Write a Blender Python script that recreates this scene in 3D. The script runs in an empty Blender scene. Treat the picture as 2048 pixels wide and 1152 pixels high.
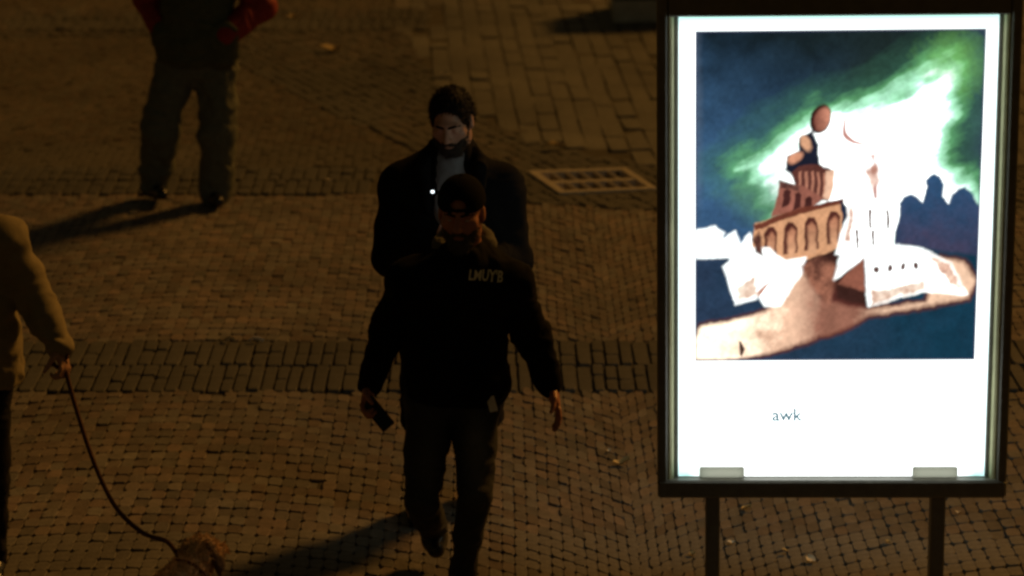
import bpy, math, random
import numpy as np
from mathutils import Vector, Matrix
from mathutils.bvhtree import BVHTree

random.seed(7)
rng = np.random.default_rng(11)
scene = bpy.context.scene
COL = scene.collection

# ------------------------------------------------------------------ camera
PW, PH = 2048, 1152
FPX = 5500.0
PITCH, ROLL, HC = math.radians(16.0), -0.0168, 4.0
CAMP = np.array([0.0, 0.0, HC])
_f = np.array([0, math.cos(PITCH), -math.sin(PITCH)])
_u0 = np.array([0, math.sin(PITCH), math.cos(PITCH)])
_r0 = np.array([1.0, 0, 0])
_r = _r0 * math.cos(ROLL) + _u0 * math.sin(ROLL)
_u = -_r0 * math.sin(ROLL) + _u0 * math.cos(ROLL)
cd = bpy.data.cameras.new('camera')
cam = bpy.data.objects.new('camera', cd)
COL.objects.link(cam)
M = Matrix.Identity(4)
for i in range(3):
    M[i][0], M[i][1], M[i][2], M[i][3] = _r[i], _u[i], -_f[i], CAMP[i]
cam.matrix_world = M
cd.sensor_width = 36.0
cd.lens = FPX / PW * 36.0
cd.clip_start, cd.clip_end = 0.1, 2000
cd.dof.use_dof = True
cd.dof.focus_distance = 10.6
cd.dof.aperture_fstop = 2.2
scene.camera = cam

# ------------------------------------------------------------------ light: night, one low amber key, dim sky glow
SUN_ELEV = math.radians(33)
SUN_AZ = np.array([0.74, 0.67])            # ground direction towards the light (right and behind)
w = bpy.data.worlds.new('World')
scene.world = w
w.use_nodes = True
nt = w.node_tree
nt.nodes.clear()
sky = nt.nodes.new('ShaderNodeTexSky')
sky.sky_type = 'NISHITA'
sky.sun_disc = False
sky.sun_elevation = SUN_ELEV
sky.sun_rotation = math.atan2(SUN_AZ[0], SUN_AZ[1])
mx = nt.nodes.new('ShaderNodeMix')
mx.data_type = 'RGBA'
mx.blend_type = 'MULTIPLY'
mx.inputs['Factor'].default_value = 1.0
mx.inputs[7].default_value = (1.0, 0.55, 0.17, 1)     # town sky lit by sodium lamps
bg = nt.nodes.new('ShaderNodeBackground')
bg.inputs['Strength'].default_value = 0.0108
wo = nt.nodes.new('ShaderNodeOutputWorld')
nt.links.new(sky.outputs[0], mx.inputs[6])
nt.links.new(mx.outputs[2], bg.inputs['Color'])
nt.links.new(bg.outputs[0], wo.inputs[0])

sl = bpy.data.lights.new('sun', 'SUN')
sl.energy = 1.42
sl.color = (1.0, 0.455, 0.082)
sl.angle = math.radians(10.0)
so = bpy.data.objects.new('sun', sl)
COL.objects.link(so)
ld = Vector((-SUN_AZ[0] * math.cos(SUN_ELEV), -SUN_AZ[1] * math.cos(SUN_ELEV), -math.sin(SUN_ELEV)))
so.rotation_euler = ld.to_track_quat('-Z', 'Y').to_euler()
so.location = (6, 20, 8)

scene.view_settings.view_transform = 'Standard'
scene.view_settings.look = 'None'
scene.view_settings.exposure = 0.0
scene.view_settings.gamma = 1.0
scene.view_settings.use_curve_mapping = False
scene.render.engine = 'CYCLES'
scene.cycles.filter_width = 2.8
scene.render.resolution_x, scene.render.resolution_y = 1024, 576

# ------------------------------------------------------------------ helpers
def ray(px, py):
    return _f + _r * (px - PW / 2) / FPX - _u * (py - PH / 2) / FPX

def ground(px, py, z=0.0):
    v = ray(px, py)
    return CAMP + v * ((z - HC) / v[2])

def at(px, py, Y):
    v = ray(px, py)
    return CAMP + v * (Y / v[1])

def proj(P):
    P = np.asarray(P, float)
    d = P - CAMP
    z = d @ _f
    return np.stack([PW / 2 + FPX * (d @ _r) / z, PH / 2 - FPX * (d @ _u) / z], -1)

def tag(o, label=None, cat=None, group=None, kind=None):
    if label: o['label'] = label
    if cat: o['category'] = cat
    if group: o['group'] = group
    if kind: o['kind'] = kind
    return o

def empty(name, loc, label, cat, group=None):
    o = bpy.data.objects.new(name, None)
    COL.objects.link(o)
    o.empty_display_size = 0.1
    o.location = loc
    return tag(o, label, cat, group)

def mesh_obj(name, V, F, mat, parent=None, smooth=False, loc=None):
    me = bpy.data.meshes.new(name)
    V = np.asarray(V, np.float32)
    if isinstance(F, np.ndarray):
        n, k = F.shape
        me.vertices.add(len(V))
        me.vertices.foreach_set('co', V.ravel())
        me.loops.add(n * k)
        me.loops.foreach_set('vertex_index', F.astype(np.int32).ravel())
        me.polygons.add(n)
        me.polygons.foreach_set('loop_start', np.arange(0, n * k, k, dtype=np.int32))
        me.polygons.foreach_set('loop_total', np.full(n, k, np.int32))
        me.update(calc_edges=True)
    else:
        me.from_pydata([tuple(map(float, v)) for v in V], [], [tuple(map(int, f)) for f in F])
        me.update()
    if smooth:
        me.polygons.foreach_set('use_smooth', np.ones(len(me.polygons), bool))
    me.materials.append(mat)
    o = bpy.data.objects.new(name, me)
    COL.objects.link(o)
    if loc is not None: o.location = loc
    if parent is not None: o.parent = parent
    return o

def box_vf(c, s, bev=0.0, rz=0.0):
    """box with chamfered edges (24-vertex style via two rings)"""
    hx, hy, hz = s[0] / 2, s[1] / 2, s[2] / 2
    b = min(bev, hx * .9, hy * .9, hz * .9)
    V, F = [], []
    if b <= 0:
        V = [(x, y, z) for z in (-hz, hz) for x, y in ((-hx, -hy), (hx, -hy), (hx, hy), (-hx, hy))]
        F = [(3, 2, 1, 0), (4, 5, 6, 7), (0, 1, 5, 4), (1, 2, 6, 5), (2, 3, 7, 6), (3, 0, 4, 7)]
    else:
        def ring(x, y, z, c):
            return [(-x + c, -y, z), (x - c, -y, z), (x, -y + c, z), (x, y - c, z), (x - c, y, z), (-x + c, y, z), (-x, y - c, z), (-x, -y + c, z)]
        rings = [ring(hx - b, hy - b, -hz, b * .5), ring(hx, hy, -hz + b, b), ring(hx, hy, hz - b, b), ring(hx - b, hy - b, hz, b * .5)]
        for r in rings: V += r
        for k in range(3):
            for i in range(8):
                j = (i + 1) % 8
                F.append((k * 8 + i, k * 8 + j, (k + 1) * 8 + j, (k + 1) * 8 + i))
        F.append(tuple(range(7, -1, -1)))
        F.append(tuple(range(24, 32)))
    V = np.array(V)
    if rz:
        ca, sa = math.cos(rz), math.sin(rz)
        V = V @ np.array([[ca, sa, 0], [-sa, ca, 0], [0, 0, 1]])
    return V + np.array(c), F

def join_vf(parts):
    V, F, n = [], [], 0
    for v, f in parts:
        V.append(np.asarray(v)); F += [tuple(i + n for i in q) for q in f]; n += len(v)
    return np.concatenate(V), F

def tube(points, radii, seg=8, cap=True):
    P = np.asarray(points, float)
    n = len(P)
    if np.isscalar(radii): radii = [radii] * n
    V, F = [], []
    T = np.gradient(P, axis=0)
    up = np.array([0.3, 0.2, 1.0])
    for i in range(n):
        t = T[i] / np.linalg.norm(T[i])
        a = np.cross(t, up); a /= np.linalg.norm(a)
        b = np.cross(t, a)
        for k in range(seg):
            an = 2 * math.pi * k / seg
            V.append(P[i] + radii[i] * (a * math.cos(an) + b * math.sin(an)))
    for i in range(n - 1):
        for k in range(seg):
            j = (k + 1) % seg
            F.append((i * seg + k, i * seg + j, (i + 1) * seg + j, (i + 1) * seg + k))
    if cap:
        F.append(tuple(range(seg - 1, -1, -1)))
        F.append(tuple(range((n - 1) * seg, n * seg)))
    return np.array(V), F

def catmull(pts, n=8):
    P = [np.asarray(p, float) for p in pts]
    P = [2 * P[0] - P[1]] + P + [2 * P[-1] - P[-2]]
    out = []
    for i in range(1, len(P) - 2):
        for t in np.linspace(0, 1, n, endpoint=False):
            a, b, c, d = P[i - 1], P[i], P[i + 1], P[i + 2]
            out.append(.5 * (2 * b + (c - a) * t + (2 * a - 5 * b + 4 * c - d) * t * t + (3 * b - a - 3 * c + d) * t ** 3))
    out.append(P[-2])
    return np.array(out)

# ---- value noise
_LAT = rng.random((32, 32, 32)).astype(np.float32)
def vnoise(P):
    P = np.asarray(P, np.float32)
    i = np.floor(P).astype(int); f = P - i
    f = f * f * (3 - 2 * f)
    i0 = i & 31; i1 = (i + 1) & 31
    r = 0
    for dx in (0, 1):
        for dy in (0, 1):
            for dz in (0, 1):
                wgt = (f[..., 0] if dx else 1 - f[..., 0]) * (f[..., 1] if dy else 1 - f[..., 1]) * (f[..., 2] if dz else 1 - f[..., 2])
                r = r + wgt * _LAT[(i1 if dx else i0)[..., 0], (i1 if dy else i0)[..., 1], (i1 if dz else i0)[..., 2]]
    return r - 0.5
def fbm(P, oct=3):
    r = 0; a = 1.0; P = np.asarray(P, np.float32)
    for k in range(oct):
        r = r + a * vnoise(P + 7.3 * k); P = P * 2.03; a *= .5
    return r

# ------------------------------------------------------------------ materials
MATS = {}
def mat(name, color, rough=0.7, metal=0.0, var=0.25, scale=40.0, bump=0.15, bscale=None, spec=0.5, island=0.0, sheen=0.0, wave=None):
    m = bpy.data.materials.new(name)
    m.use_nodes = True
    t = m.node_tree; L = t.links
    b = t.nodes['Principled BSDF']
    b.inputs['Roughness'].default_value = rough
    b.inputs['Metallic'].default_value = metal
    b.inputs['Specular IOR Level'].default_value = spec
    if sheen:
        b.inputs['Sheen Weight'].default_value = sheen
        b.inputs['Sheen Roughness'].default_value = 0.5
    tc = t.nodes.new('ShaderNodeTexCoord')
    n = t.nodes.new('ShaderNodeTexNoise')
    n.inputs['Scale'].default_value = scale
    n.inputs['Detail'].default_value = 6
    n.inputs['Roughness'].default_value = 0.65
    L.new(tc.outputs['Object'], n.inputs['Vector'])
    cr = t.nodes.new('ShaderNodeMapRange')
    cr.inputs['From Min'].default_value = 0.3; cr.inputs['From Max'].default_value = 0.7
    cr.inputs['To Min'].default_value = 1 - var; cr.inputs['To Max'].default_value = 1 + var
    L.new(n.outputs['Fac'], cr.inputs['Value'])
    val = cr.outputs[0]
    if island:
        g = t.nodes.new('ShaderNodeNewGeometry')
        ir = t.nodes.new('ShaderNodeMapRange')
        ir.inputs['To Min'].default_value = 1 - island; ir.inputs['To Max'].default_value = 1 + island
        L.new(g.outputs['Random Per Island'], ir.inputs['Value'])
        mm = t.nodes.new('ShaderNodeMath'); mm.operation = 'MULTIPLY'
        L.new(val, mm.inputs[0]); L.new(ir.outputs[0], mm.inputs[1])
        # wide worn and dirty patches over many stones
        n3 = t.nodes.new('ShaderNodeTexNoise'); n3.inputs['Scale'].default_value = 0.9; n3.inputs['Detail'].default_value = 4
        L.new(g.outputs['Position'], n3.inputs['Vector'])
        r3 = t.nodes.new('ShaderNodeMapRange')
        r3.inputs['From Min'].default_value = 0.3; r3.inputs['From Max'].default_value = 0.7
        r3.inputs['To Min'].default_value = 0.68; r3.inputs['To Max'].default_value = 1.25
        L.new(n3.outputs['Fac'], r3.inputs['Value'])
        m4 = t.nodes.new('ShaderNodeMath'); m4.operation = 'MULTIPLY'
        L.new(mm.outputs[0], m4.inputs[0]); L.new(r3.outputs[0], m4.inputs[1])
        val = m4.outputs[0]
        hue = t.nodes.new('ShaderNodeMath'); hue.operation = 'MULTIPLY'; hue.inputs[1].default_value = 17.31
        L.new(g.outputs['Random Per Island'], hue.inputs[0])
        fr_ = t.nodes.new('ShaderNodeMath'); fr_.operation = 'FRACT'; L.new(hue.outputs[0], fr_.inputs[0])
        cm = t.nodes.new('ShaderNodeMix'); cm.data_type = 'RGBA'
        cm.inputs[6].default_value = (color[0] * .97, color[1] * 1.03, color[2] * 1.05, 1)
        cm.inputs[7].default_value = (color[0] * 1.10, color[1] * .94, color[2] * .85, 1)
        L.new(fr_.outputs[0], cm.inputs['Factor'])
        hue_out = cm.outputs[2]
    vm = t.nodes.new('ShaderNodeVectorMath'); vm.operation = 'SCALE'
    vm.inputs[0].default_value = color
    if island: L.new(hue_out, vm.inputs[0])
    L.new(val, vm.inputs['Scale'])
    L.new(vm.outputs[0], b.inputs['Base Color'])
    n2 = t.nodes.new('ShaderNodeTexNoise')
    n2.inputs['Scale'].default_value = bscale or scale * 3
    n2.inputs['Detail'].default_value = 5
    L.new(tc.outputs['Object'], n2.inputs['Vector'])
    bp = t.nodes.new('ShaderNodeBump')
    bp.inputs['Strength'].default_value = bump
    bp.inputs['Distance'].default_value = 0.01
    L.new(n2.outputs['Fac'], bp.inputs['Height'])
    L.new(bp.outputs[0], b.inputs['Normal'])
    MATS[name] = m
    return m

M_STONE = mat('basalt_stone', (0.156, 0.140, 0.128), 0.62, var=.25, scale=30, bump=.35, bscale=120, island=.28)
M_DIMSTONE = mat('dimmed_stone', (0.080, 0.071, 0.062), 0.8, var=.3, scale=30, bump=.35, bscale=120, island=.25)  # cobble stone darkened for the far paving: light falloff put into the colour
M_DARKSTONE = mat('dark_stone', (0.068, 0.065, 0.062), 0.75, var=.3, scale=30, bump=.4, bscale=100, island=.3)
M_BAND = mat('band_granite', (0.070, 0.067, 0.066), 0.7, var=.3, scale=24, bump=.35, bscale=110, island=.3)
M_SLAB = mat('slab_stone', (0.14, 0.132, 0.12), 0.6, var=.25, scale=14, bump=.35, bscale=80, island=.22)
M_MORTAR = mat('joint_dirt', (0.066, 0.058, 0.047), 0.95, var=.4, scale=18, bump=.6, bscale=160)
M_IRON = mat('cast_iron', (0.66, 0.58, 0.46), 0.34, metal=.3, var=.3, scale=40, bump=.3)
M_IRONBAR = mat('worn_iron_bar', (0.34, 0.30, 0.26), 0.4, metal=.4, var=.3, scale=40, bump=.3)
M_PIT = mat('drain_pit', (0.012, 0.012, 0.012), 0.9)
M_FRAME = mat('dark_metal', (0.15, 0.14, 0.105), 0.45, metal=.0, var=.2, scale=20, bump=.05)
M_TRIM = mat('grey_aluminium', (0.52, 0.51, 0.28), 0.42, metal=.35, var=.15, scale=12, bump=.03)
M_CONC = mat('concrete', (0.50, 0.48, 0.43), 0.85, var=.25, scale=9, bump=.3, bscale=90)
M_LEAF = mat('dry_leaf', (0.55, 0.42, 0.20), 0.6, var=.25, scale=30)
M_PAPER = mat('pale_paper', (0.72, 0.66, 0.55), 0.7, var=.1, scale=30)
M_SKIN = mat('skin', (0.42, 0.225, 0.15), 0.48, var=.1, scale=45, bump=.08, bscale=300)
M_SKINR = mat('ruddy_skin', (0.42, 0.175, 0.115), 0.46, var=.14, scale=40, bump=.08, bscale=300)
M_BLACK = mat('black_cotton', (0.0048, 0.0048, 0.0055), 0.9, var=.2, scale=30, bump=.25, bscale=260, spec=.1)
M_COAT = mat('black_wool', (0.0055, 0.0055, 0.0065), 0.95, var=.2, scale=30, bump=.3, bscale=220, spec=.1)
M_HOOD = mat('hood_lining', (0.10, 0.095, 0.08), 0.9, var=.2, scale=40, bump=.2)
M_SHIRT = mat('grey_shirt', (0.17, 0.18, 0.20), 0.85, var=.12, scale=60, bump=.2, bscale=200)
M_CAP = mat('black_cap', (0.004, 0.004, 0.0045), 0.95, var=.15, scale=60, bump=.2, bscale=400, spec=.08)
M_HAIR = mat('dark_hair', (0.009, 0.007, 0.0055), 0.6, var=.4, scale=120, bump=.7, bscale=260, spec=.2)
M_BEARD = mat('brown_beard', (0.028, 0.019, 0.013), 0.65, var=.4, scale=140, bump=.7, bscale=280)
M_GREYBEARD = mat('greying_beard', (0.075, 0.068, 0.06), 0.7, var=.5, scale=160, bump=.7, bscale=300)
M_TAN = mat('tan_wool', (0.25, 0.205, 0.115), 0.9, var=.15, scale=20, bump=.25, bscale=180)
M_TROUSER = mat('black_trousers', (0.008, 0.008, 0.009), 0.9, var=.2, scale=30, bump=.2, spec=.2)
M_GREEN = mat('dark_green_quilt', (0.075, 0.080, 0.046), 0.8, var=.2, scale=24, bump=.3, spec=.3)
M_RED = mat('red_sleeve', (0.26, 0.018, 0.012), 0.8, var=.15, scale=24, bump=.3)
M_OLIVE = mat('grey_green_trousers', (0.125, 0.13, 0.095), 0.85, var=.2, scale=22, bump=.3, spec=.3)
M_SHOE = mat('black_leather', (0.012, 0.012, 0.012), 0.22, var=.2, scale=50, bump=.08)
M_PHONE = mat('black_glass', (0.008, 0.008, 0.009), 0.16, var=.05, bump=0)
M_LEASH = mat('red_brown_webbing', (0.085, 0.026, 0.015), 0.8, var=.2, scale=80, bump=.3)
M_FUR = mat('tan_fur', (0.74, 0.50, 0.26), 0.8, var=.45, scale=55, bump=.8, bscale=180)
M_FURDARK = mat('dark_brown_fur', (0.09, 0.05, 0.025), 0.8, var=.4, scale=60, bump=.8, bscale=180)
M_PRINT = mat('cream_print', (0.92, 0.84, 0.58), 0.7, var=.18, scale=120, bump=.1)
M_EYE = mat('eye_white', (0.5, 0.47, 0.44), 0.25, var=.05, bump=0)

def denim():
    m = mat('washed_denim', (0.03, 0.032, 0.036), 0.85, var=.25, scale=60, bump=.25, bscale=400, spec=.3)
    t = m.node_tree; L = t.links
    b = t.nodes['Principled BSDF']
    at_ = t.nodes.new('ShaderNodeAttribute'); at_.attribute_name = 'fade'
    mxn = t.nodes.new('ShaderNodeMix'); mxn.data_type = 'RGBA'
    src = b.inputs['Base Color'].links[0].from_socket
    L.new(at_.outputs['Fac'], mxn.inputs['Factor'])
    L.new(src, mxn.inputs[6])
    mxn.inputs[7].default_value = (0.17, 0.165, 0.15, 1)
    L.new(mxn.outputs[2], b.inputs['Base Color'])
    return m
M_DENIM = denim()

def emis(name, color, strength):
    m = bpy.data.materials.new(name); m.use_nodes = True
    t = m.node_tree
    b = t.nodes['Principled BSDF']
    b.inputs['Base Color'].default_value = (*[min(c, 1) * .3 for c in color], 1)
    b.inputs['Emission Color'].default_value = (*color, 1)
    b.inputs['Emission Strength'].default_value = strength
    return m
M_SCREEN = emis('lit_screen', (0.95, 0.86, 0.84), 0.85)
M_LED = emis('white_led', (0.85, 0.95, 1.0), 3.0)
M_BACKLIT = emis('backlit_sheet', (0.78, 1.0, 0.90), 0.7)
M_AWK = emis('backlit_lettering', (0.09, 0.19, 0.24), 1.0)
def translucent(name, col):
    m = bpy.data.materials.new(name); m.use_nodes = True
    t = m.node_tree; L = t.links
    t.nodes.clear()
    a = t.nodes.new('ShaderNodeBsdfTranslucent'); a.inputs[0].default_value = (*col, 1)
    d = t.nodes.new('ShaderNodeBsdfDiffuse')
    n = t.nodes.new('ShaderNodeTexNoise'); n.inputs['Scale'].default_value = 30
    mr = t.nodes.new('ShaderNodeMapRange'); mr.inputs['To Min'].default_value = .3; mr.inputs['To Max'].default_value = .5
    L.new(n.outputs['Fac'], mr.inputs['Value']); L.new(mr.outputs[0], d.inputs[0])
    mx_ = t.nodes.new('ShaderNodeMixShader'); mx_.inputs[0].default_value = .3
    o = t.nodes.new('ShaderNodeOutputMaterial')
    L.new(a.outputs[0], mx_.inputs[1]); L.new(d.outputs[0], mx_.inputs[2]); L.new(mx_.outputs[0], o.inputs[0])
    return m
M_CLIP = translucent('milky_beige_plastic', (.30, .295, .235))

# ------------------------------------------------------------------ paving
def poly(pts):
    return np.array([ground(*p)[:2] for p in pts])

def inside(P, Q):
    P = np.atleast_2d(P)
    x, y = P[:, 0], P[:, 1]
    r = np.zeros(len(P), bool)
    n = len(Q)
    for i in range(n):
        x0, y0 = Q[i]; x1, y1 = Q[(i + 1) % n]
        c = ((y0 > y) != (y1 > y)) & (x < (x1 - x0) * (y - y0) / (y1 - y0 + 1e-12) + x0)
        r ^= c
    return r

GX0, GX1, GY0, GY1 = -6.6, 5.6, 7.6, 24.6
bandA = poly([(-1500, 688), (3000, 684), (3000, 785), (-1500, 790)])
bandB = poly([(-2500, 336), (765, 338), (765, 392), (-2500, 392)])
bandC = poly([(-2500, 22), (880, 20), (880, 62), (-2500, 64)])
slabs = poly([(690, -240), (3500, -240), (3500, 335), (1320, 338), (1130, 300), (960, 235), (860, 150), (800, 62)])
dark = poly([(-400, 66), (800, 62), (860, 150), (960, 235), (1130, 300), (1320, 338), (3500, 335), (3500, 430), (1320, 425), (1060, 410),
             (900, 350), (800, 292), (640, 212), (480, 132), (380, 78), (-400, 72)])
GRC = [(1064, 350), (1246, 344), (1307, 383), (1124, 391)]
GR = np.array([ground(*p)[:2] for p in GRC])
gcen = GR.mean(0)
GRbig = gcen + (GR - gcen) * 1.06

def stone(quad, h, bev, cut):
    """quad: 4 ground corners ccw -> chamfered-corner domed block; returns V (24) around"""
    q = np.asarray(quad)
    c = q.mean(0)
    ring = []
    for i in range(4):
        p, a, b = q[i], q[i - 1], q[(i + 1) % 4]
        ring.append(p + (a - p) * cut * rng.uniform(.55, 1.4)); ring.append(p + (b - p) * cut * rng.uniform(.55, 1.4))
    ring = np.array(ring)
    tx, ty = rng.normal(0, .020, 2)
    dz = rng.normal(0, .0014) - (.006 if rng.random() < .05 else 0)
    def lay(s, z):
        r = c + (ring - c) * s
        zz = z + dz + (r[:, 0] - c[0]) * tx + (r[:, 1] - c[1]) * ty
        return np.column_stack([r, zz])
    return np.concatenate([lay(1 - bev, h), lay(1.0, h - .003), lay(1.0, -0.03)])
SF = [tuple(range(8))]
for k in range(2):
    for i in range(8):
        j = (i + 1) % 8
        SF.append((k * 8 + i, (k + 1) * 8 + i, (k + 1) * 8 + j, k * 8 + j))

stones = {'cobblestone': [], 'dark_cobblestone': [], 'band_stone': [], 'paving_slab': []}

# arcs of small setts
W, R, xc0, LAT, ROW = 4.2, 2.75, -1.62, 0.060, 0.098
yshift = 0.0
for col in (-1, 0, 1, 2):
    cx = xc0 + col * W
    amax = math.asin(W / 2 / R)
    nrow = int((GY1 - GY0 + 2) / ROW)
    na = int(2 * amax * R / LAT)
    al = np.linspace(-amax, amax, na + 1)
    for i in range(nrow):
        yc = GY0 - .3 + i * ROW + col * .05
        wob = rng.normal(0, .004, na + 1)
        ofs = rng.uniform(-.04, .04) * (al[1] - al[0])
        for k in range(na):
            a0, a1 = al[k] + ofs, al[k + 1] + ofs
            pts = []
            for a, dy in ((a0, 0), (a1, 0), (a1, ROW), (a0, ROW)):
                pts.append((cx + R * math.sin(a), yc + dy - R * (1 - math.cos(a)) + R * (1 - math.cos(amax)) * .5 + wob[k] * .5))
            q = np.array(pts)
            m = q.mean(0)
            if not (GX0 < m[0] < GX1 and GY0 < m[1] < GY1): continue
            stones['cobblestone'].append(q)

def filt(lst, fn):
    if not lst: return []
    A = np.array([q.mean(0) for q in lst])
    k = fn(A)
    return [q for q, u in zip(lst, k) if u]
stones['cobblestone'] = filt(stones['cobblestone'], lambda A: ~(inside(A, bandA) | inside(A, bandB) | inside(A, bandC) | inside(A, slabs) | inside(A, dark) | inside(A, GRbig)))

# straight bands of long narrow setts
def band(P, courses, wd):
    # P: left-top, right-top, right-bottom, left-bottom in ground coordinates
    A, B, C, D = P
    x0 = max(GX0, A[0]); x1 = min(GX1, B[0])
    def edge(p, q, x): return p[1] + (q[1] - p[1]) * (x - p[0]) / (q[0] - p[0])
    for c in range(courses):
        x = x0 + rng.uniform(0, wd)
        while x < x1 - wd:
            ww = wd * rng.uniform(.86, 1.16)
            ys = []
            for xx in (x, x + ww):
                top = edge(A, B, xx); bot = edge(D, C, xx)
                ys.append((bot + (top - bot) * c / courses, bot + (top - bot) * (c + 1) / courses))
            cut = [0, rng.uniform(.35, .65), 1] if rng.random() < .55 else [0, 1]
            for s0, s1 in zip(cut[:-1], cut[1:]):
                q = np.array([(x, ys[0][0] + (ys[0][1] - ys[0][0]) * s0), (x + ww, ys[1][0] + (ys[1][1] - ys[1][0]) * s0),
                              (x + ww, ys[1][0] + (ys[1][1] - ys[1][0]) * s1), (x, ys[0][0] + (ys[0][1] - ys[0][0]) * s1)])
                stones['band_stone'].append(q)
            x += ww
band(bandA, 2, .068)
band(bandB, 2, .075)
band(bandC, 2, .085)

def gridrows(region, ang, wd, lens, jit, out):
    ca, sa = math.cos(ang), math.sin(ang)
    U = np.array([ca, sa]); V = np.array([-sa, ca])       # V runs along the length of the stones
    lo, hi = -30, 30
    cen = np.array([0.0, 16.0])
    tmp = []
    for i in range(int(-9 / wd), int(9 / wd)):
        v = -12 + rng.uniform(0, lens[1])
        while v < 12:
            l = rng.uniform(*lens)
            p = cen + U * i * wd + V * v
            c = p + U * wd / 2 + V * l / 2
            if GX0 < c[0] < GX1 and GY0 < c[1] < GY1:
                q = np.array([p, p + U * wd, p + U * wd + V * l, p + V * l]) + rng.normal(0, jit, (4, 2))
                tmp.append(q)
            v += l
    if tmp:
        out += filt(tmp, lambda A: inside(A, region) & ~inside(A, GRbig) & ~inside(A, bandB) & ~inside(A, bandC))
g0, g1 = ground(1077, 65), ground(1131, 251)
sl_ang = math.atan2(g1[1] - g0[1], g1[0] - g0[0]) + math.pi / 2
gridrows(slabs, sl_ang, .135, (.34, .62), .004, stones['paving_slab'])
gridrows(dark, math.radians(24), .085, (.085, .11), .008, stones['dark_cobblestone'])

gv, gf = [], []
GS = 120.0
base = mesh_obj('ground', [(-GS, -GS, 0), (GS, -GS, 0), (GS, GS, 0), (-GS, GS, 0)], [(0, 1, 2, 3)], M_MORTAR)
# the drain pit is a real opening: cut the ground sheet round the grate
V = [(-GS, -GS, 0), (GS, -GS, 0), (GS, GS, 0), (-GS, GS, 0)] + [(*p, 0) for p in (GR[3], GR[2], GR[1], GR[0])]
base.data.clear_geometry()
base.data.from_pydata(V, [], [(0, 1, 5, 4), (1, 2, 6, 5), (2, 3, 7, 6), (3, 0, 4, 7)])
base.data.update()
tag(base, kind='structure')

SPEC = {'cobblestone': (.0095, .05, .20, M_STONE), 'dimmed_cobblestone': (.009, .05, .17, M_DIMSTONE), 'dark_cobblestone': (.012, .06, .2, M_DARKSTONE),
        'band_stone': (.016, .05, .10, M_BAND), 'paving_slab': (.010, .03, .05, M_SLAB)}
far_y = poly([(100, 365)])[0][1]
stones['dimmed_cobblestone'] = [q for q in stones['cobblestone'] if q.mean(0)[1] > far_y]  # same setts beyond the band, coloured darker to imitate the weaker light there
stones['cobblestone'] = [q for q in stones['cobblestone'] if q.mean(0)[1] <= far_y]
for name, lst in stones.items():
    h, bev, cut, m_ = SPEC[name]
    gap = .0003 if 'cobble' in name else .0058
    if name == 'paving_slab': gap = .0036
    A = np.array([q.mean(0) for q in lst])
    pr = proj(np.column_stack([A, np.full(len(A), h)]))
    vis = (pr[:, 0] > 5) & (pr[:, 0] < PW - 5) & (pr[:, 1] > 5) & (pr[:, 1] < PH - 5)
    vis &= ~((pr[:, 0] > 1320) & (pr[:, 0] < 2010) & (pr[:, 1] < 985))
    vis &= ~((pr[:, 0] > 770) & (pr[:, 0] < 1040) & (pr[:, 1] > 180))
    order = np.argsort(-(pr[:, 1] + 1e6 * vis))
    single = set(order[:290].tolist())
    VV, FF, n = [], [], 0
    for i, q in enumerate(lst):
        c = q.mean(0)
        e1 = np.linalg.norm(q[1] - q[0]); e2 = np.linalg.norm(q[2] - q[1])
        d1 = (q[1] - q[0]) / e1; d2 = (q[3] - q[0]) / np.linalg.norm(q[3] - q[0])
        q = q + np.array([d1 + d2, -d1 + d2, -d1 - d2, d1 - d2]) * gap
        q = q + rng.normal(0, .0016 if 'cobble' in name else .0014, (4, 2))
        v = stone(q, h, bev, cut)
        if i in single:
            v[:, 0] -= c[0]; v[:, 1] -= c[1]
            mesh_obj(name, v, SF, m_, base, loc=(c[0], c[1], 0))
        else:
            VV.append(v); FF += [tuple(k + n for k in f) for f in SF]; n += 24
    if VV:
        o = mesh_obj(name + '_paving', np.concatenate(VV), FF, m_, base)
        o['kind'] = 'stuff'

# ------------------------------------------------------------------ drain grate
gr = empty('drain_grate', (gcen[0], gcen[1], 0), 'square cast iron drain grate with two rows of slots set in the cobbles', 'drain grate')
def gq(u, v):   # bilinear on the grate, u along the front, v from back to front
    a = GR[0] + (GR[1] - GR[0]) * u; b = GR[3] + (GR[2] - GR[3]) * u
    return a + (b - a) * v - gcen
def bar(u0, v0, u1, v1, z0, z1):
    p = [gq(u0, v1), gq(u1, v1), gq(u1, v0), gq(u0, v0)]
    V = [(*a, z0) for a in p] + [(*a, z1) for a in p]
    return V, [(3, 2, 1, 0), (4, 5, 6, 7), (0, 1, 5, 4), (1, 2, 6, 5), (2, 3, 7, 6), (3, 0, 4, 7)]
mesh_obj('rim', *join_vf([bar(-.04, -.04, 1.04, .07, -.06, .024), bar(-.04, .94, 1.04, 1.04, -.06, .024), bar(-.04, .07, .05, .94, -.06, .024), bar(.96, .07, 1.04, .94, -.06, .024)]), M_IRON, gr)
mesh_obj('crossbar', *bar(.05, .455, .96, .555, -.05, .019), M_IRON, gr)
for rowv in ((.07, .455), (.555, .94)):
    for k in range(1, 6):
        u = .05 + k * .91 / 6 - .022
        mesh_obj('bar', *bar(u, rowv[0], u + .044, rowv[1], -.05, .018), M_IRONBAR, gr)
mesh_obj('pit', *join_vf([bar(-.02, -.02, 1.02, 1.02, -.5, -.42), bar(-.04, -.02, -.01, 1.02, -.42, -.01), bar(1.01, -.02, 1.04, 1.02, -.42, -.01), bar(-.02, -.04, 1.02, -.01, -.42, -.01), bar(-.02, 1.01, 1.02, 1.04, -.42, -.01)]), M_PIT, gr)

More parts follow.
